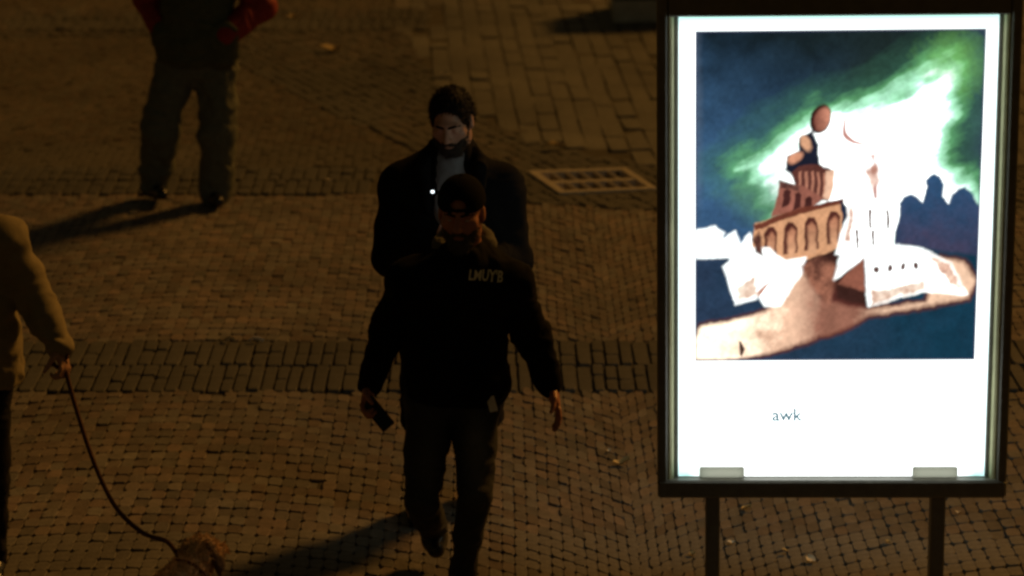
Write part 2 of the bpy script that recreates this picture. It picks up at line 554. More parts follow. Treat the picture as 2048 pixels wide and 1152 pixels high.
# ------------------------------------------------------------------ concrete block at the back
cb0, cb1 = ground(1226, 47), ground(1420, 44)
cb = empty('concrete_block', ((cb0[0] + cb1[0]) / 2, cb0[1] + .3, 0), 'low pale concrete block seat with a groove, standing on the slabs behind the light box', 'block')
wd_ = cb1[0] - cb0[0]
mesh_obj('block_base', *box_vf((0, 0, .085), (wd_, .6, .19), .008), M_CONC, cb)
mesh_obj('groove', *box_vf((0, 0, .19), (wd_ - .05, .55, .03), 0), M_PIT, cb)
mesh_obj('block_top', *box_vf((0, 0, .345), (wd_, .6, .29), .012), M_CONC, cb)

# ------------------------------------------------------------------ light box with poster
PX, PY, YAW = 1.1575, 9.5, -0.048
PWID, PHGT, PZ = 1.1165, 1.7135, 1.3965
lb = empty('illuminated_poster_box', (PX, PY, 0), 'brightly lit poster display box in a dark metal frame on two legs', 'light box')
lb.rotation_euler = (0, 0, YAW)
hw, hh = PWID / 2, PHGT / 2
D = 0.13      # half depth behind the poster plane; local y: poster at 0, box goes back to +.2
def lbpart(name, parts, m, sm=False):
    return mesh_obj(name, *join_vf(parts), m, lb, smooth=sm)
FW = .058
# dark outer frame
lbpart('frame_side', [box_vf((-hw - .058, .09, PZ + .0175), (.036, .27, PHGT + .173), .006)], M_FRAME)
lbpart('frame_side', [box_vf((hw + .058, .09, PZ + .0175), (.036, .27, PHGT + .173), .006)], M_FRAME)
lbpart('frame_top', [box_vf((0, .09, PZ + hh + .052), (PWID + .078, .266, .104), .006)], M_FRAME)
lbpart('frame_bottom', [box_vf((0, .09, PZ - hh - .037), (PWID + .152, .28, .068), .008)], M_FRAME)
# half round aluminium side trims, lit by the sheet
def trim(xc, s):
    # s=+1: left side; the sloped face looks towards the sheet
    prof = [(xc - s * .013, .03), (xc - s * .013, -.030), (xc - s * .009, -.033), (xc - s * .004, -.031), (xc + s * .004, -.024), (xc + s * .010, -.012), (xc + s * .011, .03)]
    if s > 0: prof = prof[::-1]
    n = len(prof)
    V = [(x, y, z) for z in (PZ - hh - .003, PZ + hh + .000) for x, y in prof]
    F = [(i, (i + 1) % n, n + (i + 1) % n, n + i) for i in range(n)] + [tuple(range(n - 1, -1, -1)), tuple(range(n, 2 * n))]
    return V, F
mesh_obj('trim', *trim(-hw - .0268, 1), M_TRIM, lb)
mesh_obj('trim', *trim(hw + .0268, -1), M_TRIM, lb)
lbpart('housing', [box_vf((0, .09, PZ), (PWID + .075, .17, PHGT), 0)], M_FRAME)
for sx, px_ in ((-1, 1427), (1, 1879)):
    lx = (at(px_, 1000, PY)[0] - PX)
    lbpart('leg', [box_vf((lx, .09, (PZ - hh - .07) / 2), (.052, .09, PZ - hh - .068), .006)], M_FRAME)
    lbpart('foot_plate', [box_vf((lx, .09, .024), (.16, .24, .016), .004)], M_FRAME)
for px_ in (1444, 1868):
    lx = at(px_, 938, PY)[0] - PX
    lbpart('clip', [box_vf((lx, -.010, PZ - hh + .018), (.165, .016, .040), .005)], M_CLIP)
# back sheet: the box is lit on both sides
mesh_obj('back_sheet', [(-hw - .03, .181, PZ - hh), (-hw - .03, .181, PZ + hh), (hw + .03, .181, PZ + hh), (hw + .03, .181, PZ - hh)], [(0, 1, 2, 3)], M_BACKLIT, lb)

# poster print: one colour per small cell of the sheet
def s2l(c):
    c = np.asarray(c, float) / 255
    return np.where(c < .04045, c / 12.92, ((c + .055) / 1.055) ** 2.4)
NX, NY = 310, 462
ux = np.linspace(0, 1, NX + 1); vy = np.linspace(0, 1, NY + 1)
UU, VVv = np.meshgrid(ux, vy)                    # v from the top
# position on the sheet in print units (about one unit per photo pixel)
XL = 1362 + (1352 - 1362) * VVv; XR = 1995 + (1972 - 1995) * VVv
YT = 33 + (22 - 33) * UU; YB = 950 + (953 - 950) * UU
X = XL + (XR - XL) * UU; Y = YT + (YB - YT) * VVv
X0, Y0 = X.copy(), Y.copy()
def _w(o, sc): return fbm(np.stack([X0 / sc, Y0 / sc, np.full(X0.shape, o)], -1), 3)
def pdist(P):
    P = np.asarray(P, float); n = len(P)
    d = np.full(X.shape, 1e9); ins = np.zeros(X.shape, bool)
    for i in range(n):
        ax, ay = P[i]; bx, by = P[(i + 1) % n]
        ex, ey = bx - ax, by - ay
        t = np.clip(((X - ax) * ex + (Y - ay) * ey) / (ex * ex + ey * ey + 1e-9), 0, 1)
        d = np.minimum(d, np.hypot(X - ax - t * ex, Y - ay - t * ey))
        if ay != by:
            ins ^= ((ay > Y) != (by > Y)) & (X < ex * (Y - ay) / (by - ay) + ax)
    return np.where(ins, -d, d)
def ell(cx, cy, rx, ry, a=0):
    ca, sa = math.cos(a), math.sin(a)
    x = (X - cx) * ca + (Y - cy) * sa; y = -(X - cx) * sa + (Y - cy) * ca
    return (np.hypot(x / rx, y / ry) - 1) * min(rx, ry)
N2 = lambda s, o=0: fbm(np.stack([X / s + o, Y / s + o * 1.7, np.full(X.shape, o * .31)], -1), 4)
IMG = np.ones(X.shape + (3,)) * np.array([2.3, 2.45, 2.4])
def lay(d, col, soft=1.6, op=1.0):
    global IMG
    a = np.clip(.5 - d / (2 * soft), 0, 1) * op
    c = np.asarray(col, float)
    if c.ndim == 1: c = np.broadcast_to(c, IMG.shape)
    IMG = IMG * (1 - a[..., None]) + c * a[..., None]
def ramp(t, a, b): t = np.clip(t, 0, 1)[..., None]; return np.asarray(a) * (1 - t) + np.asarray(b) * t
# white margins fade to pale cyan at top and at the bottom corners
e = np.clip(1 - (Y - YT) / 34, 0, 1)[..., None]
IMG = IMG * (1 - e) + np.array([.42, .95, .80]) * e
eb = (np.clip(1 - (YB - Y) / 36, 0, 1) * np.clip((np.abs(UU - .5) - .40) / .07, 0, 1))[..., None]
IMG = IMG * (1 - eb) + np.array([.55, 1.0, .92]) * eb
WHITE = np.array([2.3, 2.45, 2.4])
es = (np.clip(1 - np.minimum(X - XL, XR - X) / 14, 0, 1) * .6)[..., None]
IMG = IMG * (1 - es) + np.array([.85, 1.3, 1.3]) * es
BORD = [(1395, 63), (1970, 52), (1951, 711), (1388, 713)]
pic_d = pdist(BORD)
base_IMG = IMG.copy()
X = X0 + 4 * _w(2.2, 30) + 1.6 * _w(9.1, 9); Y = Y0 + 4 * _w(5.7, 30) + 1.6 * _w(4.4, 9)   # brushy edges
# sky of the picture
IMG = np.zeros_like(IMG)
n1 = N2(90, 1); n2 = N2(26, 5)
skyc = ramp((Y - 60) / 330 + n1 * .3, s2l((16, 30, 38)), s2l((62, 100, 138)))
skyc = ramp((X - 1470) / 330 + n1 * .5, skyc, s2l((26, 40, 40)))
skyc = ramp((X - 1890) / 60 + n1 * .3, skyc, s2l((48, 70, 80)))
IMG[:] = skyc
lay(X - 1404 + n1 * 6, s2l((96, 110, 128)), 8, .45)
glow = pdist([(1470, 332), (1530, 300), (1590, 255), (1650, 222), (1720, 205), (1800, 172), (1906, 130), (1900, 220), (1880, 290), (1905, 340), (1950, 390), (1930, 440), (1800, 480), (1560, 420), (1530, 345)])
n4 = fbm(np.stack([(X * .9 - Y * .45) / 70, (X * .45 + Y * .9) / 20, X * 0 + 3], -1), 4)
gd = glow + n4 * 26 + n1 * 22
lay(gd - 52, s2l((62, 112, 88)), 34, .7)
lay(gd - 20, s2l((118, 200, 128)), 20, .9)
lay(gd - 6, np.array([.62, 1.15, .85]), 13)
lay(gd + 14, WHITE, 12)
lay(ell(1540, 395, 90, 50, .2) + n2 * 40, s2l((88, 138, 110)), 20, .6)
lay(ell(1905, 120, 55, 45) + n2 * 40, s2l((128, 200, 100)), 26, .5)
# far castles, blue
cas = [(1778, 510), (1792, 455), (1798, 400), (1808, 380), (1822, 374), (1836, 382), (1846, 392), (1852, 366), (1850, 348), (1858, 338), (1870, 334), (1882, 340), (1890, 358), (1886, 380), (1896, 396), (1904, 376), (1916, 364), (1930, 362), (1944, 372), (1954, 392), (1964, 404), (1964, 520), (1900, 520)]
cdist = pdist(cas) + n2 * 4
lay(cdist, ramp((Y - 340) / 150 + n2 * .5, s2l((40, 80, 116)), s2l((62, 62, 88))), 3)
lay(ell(1396, 470, 120, 85) + n2 * 30, s2l((52, 84, 118)), 20, .8)
# lower half: dark blue land
land = pdist([(1380, 500), (1470, 492), (1600, 500), (1800, 480), (1965, 500), (1965, 720), (1380, 720)])
lay(land, ramp((X - 1390) / 540 + n1 * .4, s2l((40, 58, 82)), s2l((16, 56, 76))), 5)
lay(pdist([(1600, 500), (1700, 480), (1740, 590), (1700, 640), (1600, 600)]) + n2 * 10, s2l((60, 34, 30)), 8)
# road / sand bank
road = [(1384, 668), (1400, 640), (1450, 632), (1530, 610), (1580, 560), (1610, 520), (1660, 520), (1668, 590), (1730, 606), (1850, 590), (1880, 500), (1930, 510), (1958, 548), (1940, 588), (1840, 606), (1740, 622), (1690, 652), (1620, 672), (1540, 700), (1470, 712), (1384, 712)]
rd = pdist(road) + n2 * 6
lay(rd - 4, s2l((92, 46, 40)), 5)
rc = ramp((1560 - X) / 120 + n2 * .6, s2l((246, 200, 168)), np.array([1.9, 1.55, 1.15]))
rc = ramp((X - 1585) / 60 + n2 * .5, rc, s2l((150, 100, 82)))
rc = ramp((X - 1710) / 60 + n2 * .5, rc, s2l((246, 204, 172)))
lay(rd + 3, rc, 5)
lay(pdist([(1476, 672), (1482, 672), (1488, 686), (1484, 704), (1479, 700)]), s2l((70, 44, 38)), 2)
# low white rocks at the left
for P in ([(1388, 452), (1430, 444), (1446, 456), (1440, 474), (1470, 452), (1480, 476), (1500, 456), (1506, 488), (1470, 502), (1388, 506)],):
    lay(pdist(P) + n2 * 6, WHITE, 5)
lay(np.abs(Y - 472 - n2 * 4) + np.maximum(0, X - 1440) * .6 - 1.0, s2l((150, 120, 110)), 2, .7)
# stacked ruin: arcade, second tier, column drum, figure
lay(pdist([(1572, 330), (1576, 300), (1598, 292), (1600, 268), (1626, 254), (1640, 280), (1642, 330), (1600, 345)]) + n2 * 3, s2l((26, 30, 46)), 3)
lay(ell(1614, 278, 9, 17, -.4), s2l((226, 170, 132)), 3)
lay(ell(1592, 306, 16, 9, -.5), s2l((214, 150, 118)), 3)
lay(ell(1642, 231, 20, 30, .35), s2l((52, 26, 24)), 2)
lay(ell(1645, 231, 15, 24, .35), ramp((X - 1628) / 30, s2l((120, 66, 56)), s2l((210, 142, 116))), 2.5)
lay(pdist([(1584, 336), (1600, 322), (1656, 318), (1668, 330), (1660, 392), (1600, 382)]), s2l((96, 54, 48)), 2)
for xx in (1600, 1612, 1624, 1636, 1648):
    lay(pdist([(xx, 334), (xx + 5, 333), (xx + 4, 384), (xx - 1, 384)]), s2l((190, 128, 104)), 1.5)
lay(pdist([(1654, 330), (1672, 326), (1664, 388), (1648, 388)]), s2l((236, 190, 160)), 2)
lay(pdist([(1546, 424), (1560, 352), (1604, 360), (1652, 386), (1612, 412)]), s2l((158, 98, 82)), 2)
for xx, yy in ((1572, 372), (1594, 378), (1616, 386)):
    lay(pdist([(xx - 8, yy + 34), (xx - 4, yy), (xx + 4, yy - 5), (xx + 10, yy), (xx + 8, yy + 26)]), s2l((70, 36, 34)), 1.8)
lay(pdist([(1500, 492), (1512, 436), (1604, 408), (1688, 390), (1694, 402), (1690, 480), (1654, 494), (1580, 520)]), s2l((222, 164, 122)), 2)
lay(pdist([(1508, 440), (1604, 404), (1690, 386), (1690, 396), (1604, 416), (1512, 450)]), s2l((112, 58, 44)), 2)
for xx, yy, hh_ in ((1542, 448, 56), (1582, 438, 66), (1624, 428, 68), (1668, 418, 66)):
    lay(pdist([(xx - 14, yy + hh_ * .9), (xx - 13, yy + 8), (xx - 5, yy - 5), (xx + 6, yy - 5), (xx + 13, yy + 6), (xx + 13, yy + hh_ * .85)]), s2l((84, 42, 36)), 2)
    lay(pdist([(xx - 6, yy + hh_), (xx - 7, yy + 14), (xx + 2, yy + 5), (xx + 9, yy + 14), (xx + 8, yy + hh_)]), ramp((Y - yy) / 60, s2l((170, 108, 82)), s2l((226, 170, 130))), 3)
lay(pdist([(1684, 392), (1698, 404), (1694, 470), (1686, 480)]) + n2 * 4, s2l((24, 40, 64)), 2)
# white tower and second figure
SH = lambda a_, b_, P_, so_=5: lay(pdist(P_) + n2 * 8, ramp(.5 + n2 * 1.6, s2l(a_), s2l(b_)), so_)
lay(pdist([(1672, 496), (1696, 420), (1694, 330), (1650, 320), (1660, 268), (1690, 240), (1720, 232), (1752, 300), (1768, 380), (1800, 400), (1786, 480), (1770, 500)]), WHITE, 4)
lay(np.maximum(ell(1716, 248, 30, 32), -ell(1725, 241, 32, 34)), s2l((196, 130, 118)), 2.5)
lay(pdist([(1738, 300), (1754, 296), (1750, 320)]), s2l((232, 190, 182)), 4)
lay(pdist([(1745, 350), (1757, 348), (1755, 384), (1748, 388)]), s2l((190, 130, 120)), 3)
for xx, yy in ((1740, 404), (1774, 406), (1714, 446), (1746, 448)):
    lay(pdist([(xx - 3, yy), (xx + 4, yy + 2), (xx + 5, yy + 44), (xx, yy + 40)]), s2l((88, 48, 44)), 1.8)
# white blocks
lay(pdist([(1448, 522), (1484, 486), (1540, 486), (1572, 512), (1520, 566), (1512, 586), (1470, 598)]) + n2 * 3, WHITE, 5)
lay(pdist([(1516, 576), (1566, 512), (1612, 504), (1600, 540), (1558, 600), (1530, 600)]) + n2 * 3, WHITE, 5)
lay(pdist([(1512, 574), (1546, 548), (1540, 556), (1518, 582)]), s2l((190, 130, 108)), 2)
lay(pdist([(1668, 548), (1682, 500), (1740, 482), (1800, 478), (1852, 490), (1902, 516), (1936, 578), (1850, 572), (1736, 600), (1732, 505)]) + n2 * 3, WHITE, 5)
lay(pdist([(1676, 556), (1730, 502), (1732, 574)]), s2l((150, 92, 74)), 3)
for xx, yy in ((1753, 527), (1780, 524), (1806, 521), (1832, 519)):
    lay(ell(xx, yy, 5.5, 7.5), s2l((92, 58, 54)), 2)
# warm half tones on the pale masses
SH((214, 160, 138), (252, 226, 206), [(1690, 470), (1700, 400), (1708, 404), (1702, 470)])
SH((206, 150, 132), (250, 222, 206), [(1730, 330), (1752, 318), (1760, 352), (1742, 372)])
SH((222, 176, 150), (255, 236, 216), [(1470, 560), (1512, 540), (1516, 578), (1474, 594)])
SH((216, 170, 146), (255, 236, 216), [(1742, 570), (1850, 548), (1858, 570), (1744, 598)])
SH((200, 140, 118), (250, 214, 190), [(1850, 492), (1902, 516), (1930, 570), (1900, 560), (1872, 520)])
SH((86, 50, 42), (160, 104, 82), [(1600, 520), (1640, 500), (1676, 520), (1660, 600), (1620, 560)])
SH((64, 38, 40), (120, 78, 66), [(1560, 352), (1600, 360), (1596, 372), (1562, 366)], 3)
SH((60, 34, 34), (128, 80, 66), [(1506, 470), (1520, 452), (1528, 500), (1510, 494)], 4)
IMG = IMG * (1 + .35 * n2 + .25 * _w(7.7, 7))[..., None]
# thin violet edge line of the print and the colour of the ink edge
lay(Y - 0 - 720 + 0 * X, IMG.copy(), 1)
lay(-(pic_d + 3), s2l((54, 58, 96)), 2.5, .8)
pic = IMG
X, Y = X0, Y0
a = np.clip(.5 - pic_d / 2.4, 0, 1)[..., None]
IMG = base_IMG * (1 - a) + pic * a
PVx = -hw + UU * PWID
PVz = PZ + hh - VVv * PHGT
PV = np.stack([PVx, np.zeros_like(PVx), PVz], -1).reshape(-1, 3)
idx = np.arange((NX + 1) * (NY + 1)).reshape(NY + 1, NX + 1)
PF = np.stack([idx[1:, :-1], idx[1:, 1:], idx[:-1, 1:], idx[:-1, :-1]], -1).reshape(-1, 4)
mp = bpy.data.materials.new('backlit_poster'); mp.use_nodes = True
t = mp.node_tree
pb = t.nodes['Principled BSDF']
pb.inputs['Base Color'].default_value = (.05, .05, .05, 1)
pb.inputs['Roughness'].default_value = .4
ca_ = t.nodes.new('ShaderNodeAttribute'); ca_.attribute_name = 'print'
t.links.new(ca_.outputs['Color'], pb.inputs['Emission Color'])
pb.inputs['Emission Strength'].default_value = 1.0
po = mesh_obj('poster', PV, PF, mp, lb)
att = po.data.attributes.new('print', 'FLOAT_COLOR', 'POINT')
cc = np.concatenate([IMG.reshape(-1, 3), np.ones((len(PV), 1))], 1).astype(np.float32)
att.data.foreach_set('color', cc.ravel())
po.location.y = -.0045

def text_vf(s, size, bold=0.0, res=3):
    cu = bpy.data.curves.new('t', 'FONT')
    cu.body = s; cu.size = size; cu.offset = bold; cu.resolution_u = res
    ob = bpy.data.objects.new('t', cu)
    COL.objects.link(ob)
    bpy.context.view_layer.update()
    dg = bpy.context.evaluated_depsgraph_get()
    me = bpy.data.meshes.new_from_object(ob.evaluated_get(dg))
    V = np.array([v.co[:] for v in me.vertices]); F = [tuple(p.vertices) for p in me.polygons]
    bpy.data.objects.remove(ob)
    return V, F
tv, tf = text_vf('awk', .066, .0014)
tx0 = at(1544, 842, PY)
tv = np.column_stack([tv[:, 0] + tx0[0] - PX, np.full(len(tv), -.0065), tv[:, 1] + tx0[2]])
mesh_obj('lettering', tv, tf, M_AWK, lb)

# ------------------------------------------------------------------ solid modelling on a grid (bodies, clothes)
class Field:
    def __init__(s, lo, hi, h):
        s.lo = np.array(lo, np.float32); s.h = h
        n = np.ceil((np.array(hi) - s.lo) / h).astype(int) + 1
        s.n = n
        s.ax = [s.lo[i] + h * np.arange(n[i], dtype=np.float32) for i in range(3)]
        s.F = np.full(n, .3, np.float32)
    def _sub(s, blo, bhi):
        a = np.maximum(np.floor((np.asarray(blo) - s.lo) / s.h).astype(int), 0)
        b = np.minimum(np.ceil((np.asarray(bhi) - s.lo) / s.h).astype(int) + 1, s.n)
        if np.any(b <= a): return None
        sl_ = tuple(slice(a[i], b[i]) for i in range(3))
        P = np.stack(np.meshgrid(*[s.ax[i][sl_[i]] for i in range(3)], indexing='ij'), -1)
        return sl_, P
    def apply(s, fn, blo, bhi, k=.02, op='u'):
        m = .06
        r = s._sub(np.asarray(blo) - m, np.asarray(bhi) + m)
        if r is None: return
        sl_, P = r
        d = fn(P).astype(np.float32)
        f = s.F[sl_]
        if op == 'u':
            if k > 0:
                h = np.clip(.5 + .5 * (d - f) / k, 0, 1)
                s.F[sl_] = d * (1 - h) + f * h - k * h * (1 - h)
            else: s.F[sl_] = np.minimum(f, d)
        elif op == 's':
            d = -d
            if k > 0:
                h = np.clip(.5 - .5 * (d - f) / k, 0, 1)
                s.F[sl_] = d * (1 - h) + f * h + k * h * (1 - h)
            else: s.F[sl_] = np.maximum(f, d)
    def cap(s, a, b, ra, rb=None, k=.02, op='u', flat=None):
        a = np.asarray(a, np.float32); b = np.asarray(b, np.float32)
        rb = ra if rb is None else rb
        ba = b - a; L2 = float(ba @ ba) + 1e-9
        def fn(P):
            pa = P - a
            t_ = np.clip((pa @ ba) / L2, 0, 1)
            q = pa - t_[..., None] * ba
            if flat is not None:
                ax_, sc = flat
                q = q + ((q @ np.asarray(ax_, np.float32)) * (1 / sc - 1))[..., None] * np.asarray(ax_, np.float32)
            return np.sqrt((q * q).sum(-1)) - (ra + (rb - ra) * t_)
        m = max(ra, rb)
        s.apply(fn, np.minimum(a, b) - m, np.maximum(a, b) + m, k, op)
    def chain(s, pts, rad, k=.02, flat=None):
        for i in range(len(pts) - 1): s.cap(pts[i], pts[i + 1], rad[i], rad[i + 1], k, flat=flat)
    def ell(s, c, r, Rm=None, k=.02, op='u'):
        c = np.asarray(c, np.float32); r = np.asarray(r, np.float32)
        Rm = np.eye(3, dtype=np.float32) if Rm is None else np.asarray(Rm, np.float32)   # columns: axes
        def fn(P):
            q = (P - c) @ Rm
            k0 = np.sqrt(((q / r) ** 2).sum(-1)); k1 = np.sqrt(((q / (r * r)) ** 2).sum(-1)) + 1e-6
            return k0 * (k0 - 1) / k1
        e_ = np.sqrt(((Rm * r) ** 2).sum(1))
        s.apply(fn, c - e_, c + e_, k, op)
    def loft(s, keys, k=.02, power=2.3):
        """keys: (z, cx, cy, rx, ry) rising z; super-elliptic sections"""
        K = np.array(keys, np.float32)
        def fn(P):
            z = P[..., 2]
            zz = np.clip(z, K[0, 0], K[-1, 0])
            g = [np.interp(zz, K[:, 0], K[:, i]) for i in range(1, 5)]
            x = np.abs(P[..., 0] - g[0]) / g[2]; y = np.abs(P[..., 1] - g[1]) / g[3]
            rr = (x ** power + y ** power) ** (1 / power)
            d = (rr - 1) * np.minimum(g[2], g[3])
            dz = np.maximum(K[0, 0] - z, z - K[-1, 0])
            return np.maximum(d, dz)
        lo = (np.min(K[:, 1] - K[:, 3]), np.min(K[:, 2] - K[:, 4]), K[0, 0])
        hi = (np.max(K[:, 1] + K[:, 3]), np.max(K[:, 2] + K[:, 4]), K[-1, 0])
        s.apply(fn, lo, hi, k)
    def cut_half(s, p, n, k=.0):
        """remove everything on the side n points to"""
        p = np.asarray(p, np.float32); n = np.asarray(n, np.float32); n = n / np.linalg.norm(n)
        s.apply(lambda P: -((P - p) @ n), s.lo, s.lo + s.h * (s.n - 1), k, 's')
    def mesh(s, smooth=1):
        F = s.F
        F[0], F[-1], F[:, 0], F[:, -1], F[:, :, 0], F[:, :, -1] = .1, .1, .1, .1, .1, .1
        ins = F < 0
        nx, ny, nz = F.shape
        cnt = np.zeros((nx - 1, ny - 1, nz - 1), np.uint8)
        for dx in (0, 1):
            for dy in (0, 1):
                for dz in (0, 1):
                    cnt += ins[dx:nx - 1 + dx, dy:ny - 1 + dy, dz:nz - 1 + dz]
        mixed = (cnt > 0) & (cnt < 8)
        ci = np.argwhere(mixed)
        vid = np.full(cnt.shape, -1, np.int32)
        vid[mixed] = np.arange(len(ci))
        off = np.array([(x, y, z) for x in (0, 1) for y in (0, 1) for z in (0, 1)])
        val = np.stack([F[ci[:, 0] + o[0], ci[:, 1] + o[1], ci[:, 2] + o[2]] for o in off], 1)
        acc = np.zeros((len(ci), 3)); num = np.zeros(len(ci))
        for a in range(8):
            for b in range(a + 1, 8):
                if np.abs(off[a] - off[b]).sum() != 1: continue
                m_ = (val[:, a] < 0) != (val[:, b] < 0)
                t_ = val[:, a] / (val[:, a] - val[:, b] + 1e-12)
                p = off[a] + (off[b] - off[a]) * t_[:, None]
                acc += np.where(m_[:, None], p, 0); num += m_
        V = (ci + acc / num[:, None]) * s.h + s.lo
        Q = []
        for axis in range(3):
            o1 = np.roll([0, 1, 0], axis - 0) if False else None
            e = [slice(None)] * 3
            A = [slice(0, -1) if i == axis else slice(None) for i in range(3)]
            B = [slice(1, None) if i == axis else slice(None) for i in range(3)]
            ia, ib = ins[tuple(A)], ins[tuple(B)]
            ch = np.argwhere(ia != ib)
            b_, c_ = (axis + 1) % 3, (axis + 2) % 3
            ok = (ch[:, b_] > 0) & (ch[:, c_] > 0) & (ch[:, b_] < F.shape[b_] - 1) & (ch[:, c_] < F.shape[c_] - 1)
            ch = ch[ok]
            fl = ia[tuple(ch.T)]
            def cell(db, dc):
                q = ch.copy(); q[:, b_] += db; q[:, c_] += dc
                return vid[tuple(q.T)]
            q = np.stack([cell(-1, -1), cell(0, -1), cell(0, 0), cell(-1, 0)], 1)
            q[~fl] = q[~fl][:, ::-1]
            Q.append(q)
        Q = np.concatenate(Q)
        for _ in range(smooth):
            S = np.zeros_like(V); C = np.zeros(len(V))
            for i in range(4):
                a, b = Q[:, i], Q[:, (i + 1) % 4]
                for j in range(3):
                    S[:, j] += np.bincount(a, V[b, j], len(V)) + np.bincount(b, V[a, j], len(V))
                C += np.bincount(a, minlength=len(V)) + np.bincount(b, minlength=len(V))
            V = V * .45 + .55 * S / C[:, None]
        return V, Q

def vnormals(V, Q):
    n = np.cross(V[Q[:, 2]] - V[Q[:, 0]], V[Q[:, 3]] - V[Q[:, 1]])
    N = np.zeros_like(V)
    for i in range(4):
        for j in range(3): N[:, j] += np.bincount(Q[:, i], n[:, j], len(V))
    return N / (np.linalg.norm(N, axis=1, keepdims=True) + 1e-12)

def wrinkle(V, Q, amp, f=(9, 9, 14), seed=0, fine=.35):
    N = vnormals(V, Q)
    P = V * np.array(f) + seed * 3.7
    wq = fbm(P * .5 + 11, 2)[:, None] * 1.6
    a = fbm(P + wq, 3)
    ridge = .5 - np.abs(fbm(P * 1.4 + wq * 1.5 + 3, 2)) * 2.2
    return V + N * (amp * (a + fine * ridge))[:, None]

def frame3(d, up):
    d = np.asarray(d, float); d = d / np.linalg.norm(d)
    s_ = np.cross(d, up); s_ /= np.linalg.norm(s_)
    u_ = np.cross(s_, d)
    return s_, d, u_

def head_axes(yaw, pitch, roll=0.0):
    """columns: x (image right when facing the camera = person's left), y (face direction), z (up). yaw>0 turns to image right"""
    fy = np.array([math.sin(yaw) * math.cos(pitch), -math.cos(yaw) * math.cos(pitch), -math.sin(pitch)])
    xr = np.array([math.cos(yaw), math.sin(yaw), 0.0])
    up = np.cross(fy, -xr); up = up if up[2] > 0 else -up
    xr2 = xr * math.cos(roll) + up * math.sin(roll); up2 = -xr * math.sin(roll) + up * math.cos(roll)
    return np.stack([xr2, fy, up2], 1)

def add_head(F, c, A, neck, s=1.0):
    c = np.asarray(c); T = lambda x, y, z: c + A @ (np.array([x, y, z]) * s)
    E = lambda p, r, k=.015, op='u': F.ell(T(*p), np.array(r) * s, A, k, op)
    E((0, -.012, .036), (.074, .095, .083))
    E((0, .022, -.036), (.060, .070, .078), .03)
    E((0, .062, -.098), (.026, .022, .020), .025)
    for q in (-1, 1):
        E((q * .046, .052, -.022), (.022, .024, .022), .02)
        E((q * .052, .0, -.07), (.018, .04, .03), .03)
    E((0, .080, .022), (.052, .014, .011), .014)
    for q in (-1, 1): E((q * .031, .098, -.002), (.018, .018, .013), .012, 's')
    for q in (-1, 1): E((q * .031, .074, -.002), (.0145, .0145, .0125), .004)
    F.cap(T(0, .086, .012), T(0, .112, -.032), .009 * s, .0135 * s, .010)
    for q in (-1, 1): E((q * .012, .100, -.036), (.009, .011, .008), .006)
    E((0, .090, -.060), (.024, .010, .0055), .006)
    E((0, .088, -.070), (.021, .010, .0065), .006)
    for q in (-1, 1): E((q * .078, -.010, -.006), (.009, .020, .033), .008)
    F.cap(T(0, -.022, -.06), neck, .057 * s, .060 * s, .03)

def add_hand(F, wrist, d, n, side, curl=.35, spread=.12, s=1.0, thumb_in=.5, curls=None):
    """wrist point, d hand direction, n palm normal, side: sideways direction of the thumb"""
    d = np.asarray(d, float); d /= np.linalg.norm(d)
    n = np.asarray(n, float); n -= d * (n @ d); n /= np.linalg.norm(n)
    sd = np.cross(d, n); sd *= np.sign(sd @ np.asarray(side)) or 1
    wrist = np.asarray(wrist, float)
    Rm = np.stack([sd, d, n], 1)
    F.ell(wrist + d * .052 * s, np.array([.040, .052, .0165]) * s, Rm, .012)
    F.ell(wrist + d * .025 * s, np.array([.030, .035, .018]) * s, Rm, .015)
    F.cap(wrist - d * .05, wrist + d * .01, .027 * s, .026 * s, .015)
    offs = (.031, .0105, -.0105, -.030); lens = (.070, .079, .074, .058)
    for i, (o, l) in enumerate(zip(offs, lens)):
        a = curl * (1 + .12 * i) if curls is None else curls[i]
        p = wrist + d * .090 * s + sd * o * s
        dd = d + sd * (o * spread / .03)
        dd /= np.linalg.norm(dd)
        for j, fr in enumerate((.45, .32, .25)):
            ang = a * (j + .6)
            dv = dd * math.cos(ang) + n * math.sin(ang)
            q = p + dv * l * fr * s
            r0, r1 = (.0098, .0092, .0085)[j], (.0092, .0085, .0072)[j]
            F.cap(p, q, r0 * s, r1 * s, .004)
            p = q
    p = wrist + d * .025 * s + sd * .028 * s
    tv_ = d * .75 + sd * .75 + n * thumb_in * .4
    tv_ /= np.linalg.norm(tv_)
    q = p + tv_ * .040 * s
    F.cap(p, q, .013 * s, .0115 * s, .010)
    tv2 = d * .9 + sd * .25 + n * thumb_in
    tv2 /= np.linalg.norm(tv2)
    q2 = q + tv2 * .032 * s
    F.cap(q, q2, .0112 * s, .0098 * s, .004)
    F.cap(q2, q2 + (tv2 + n * .2) * .022 * s, .0098 * s, .0080 * s, .004)

def shoe_mesh(F, ankle, toe, s=1.0):
    """shoe from heel to toe, sole down"""
    ankle = np.asarray(ankle, float); toe = np.asarray(toe, float)
    d = toe - ankle
    hz = ankle[2] * 0
    heel = ankle + np.array([0, 0, -.055]) - d / np.linalg.norm(d) * .045
    F.cap(ankle + np.array([0, 0, .03]), ankle + np.array([0, 0, -.02]), .046 * s, .045 * s, .02)
    F.cap(heel, (heel + toe) / 2, .036 * s, .040 * s, .025)
    F.cap((heel + toe) / 2, toe, .042 * s, .036 * s, .025)
    F.cap(ankle, (heel + toe) / 2, .042 * s, .04 * s, .03)

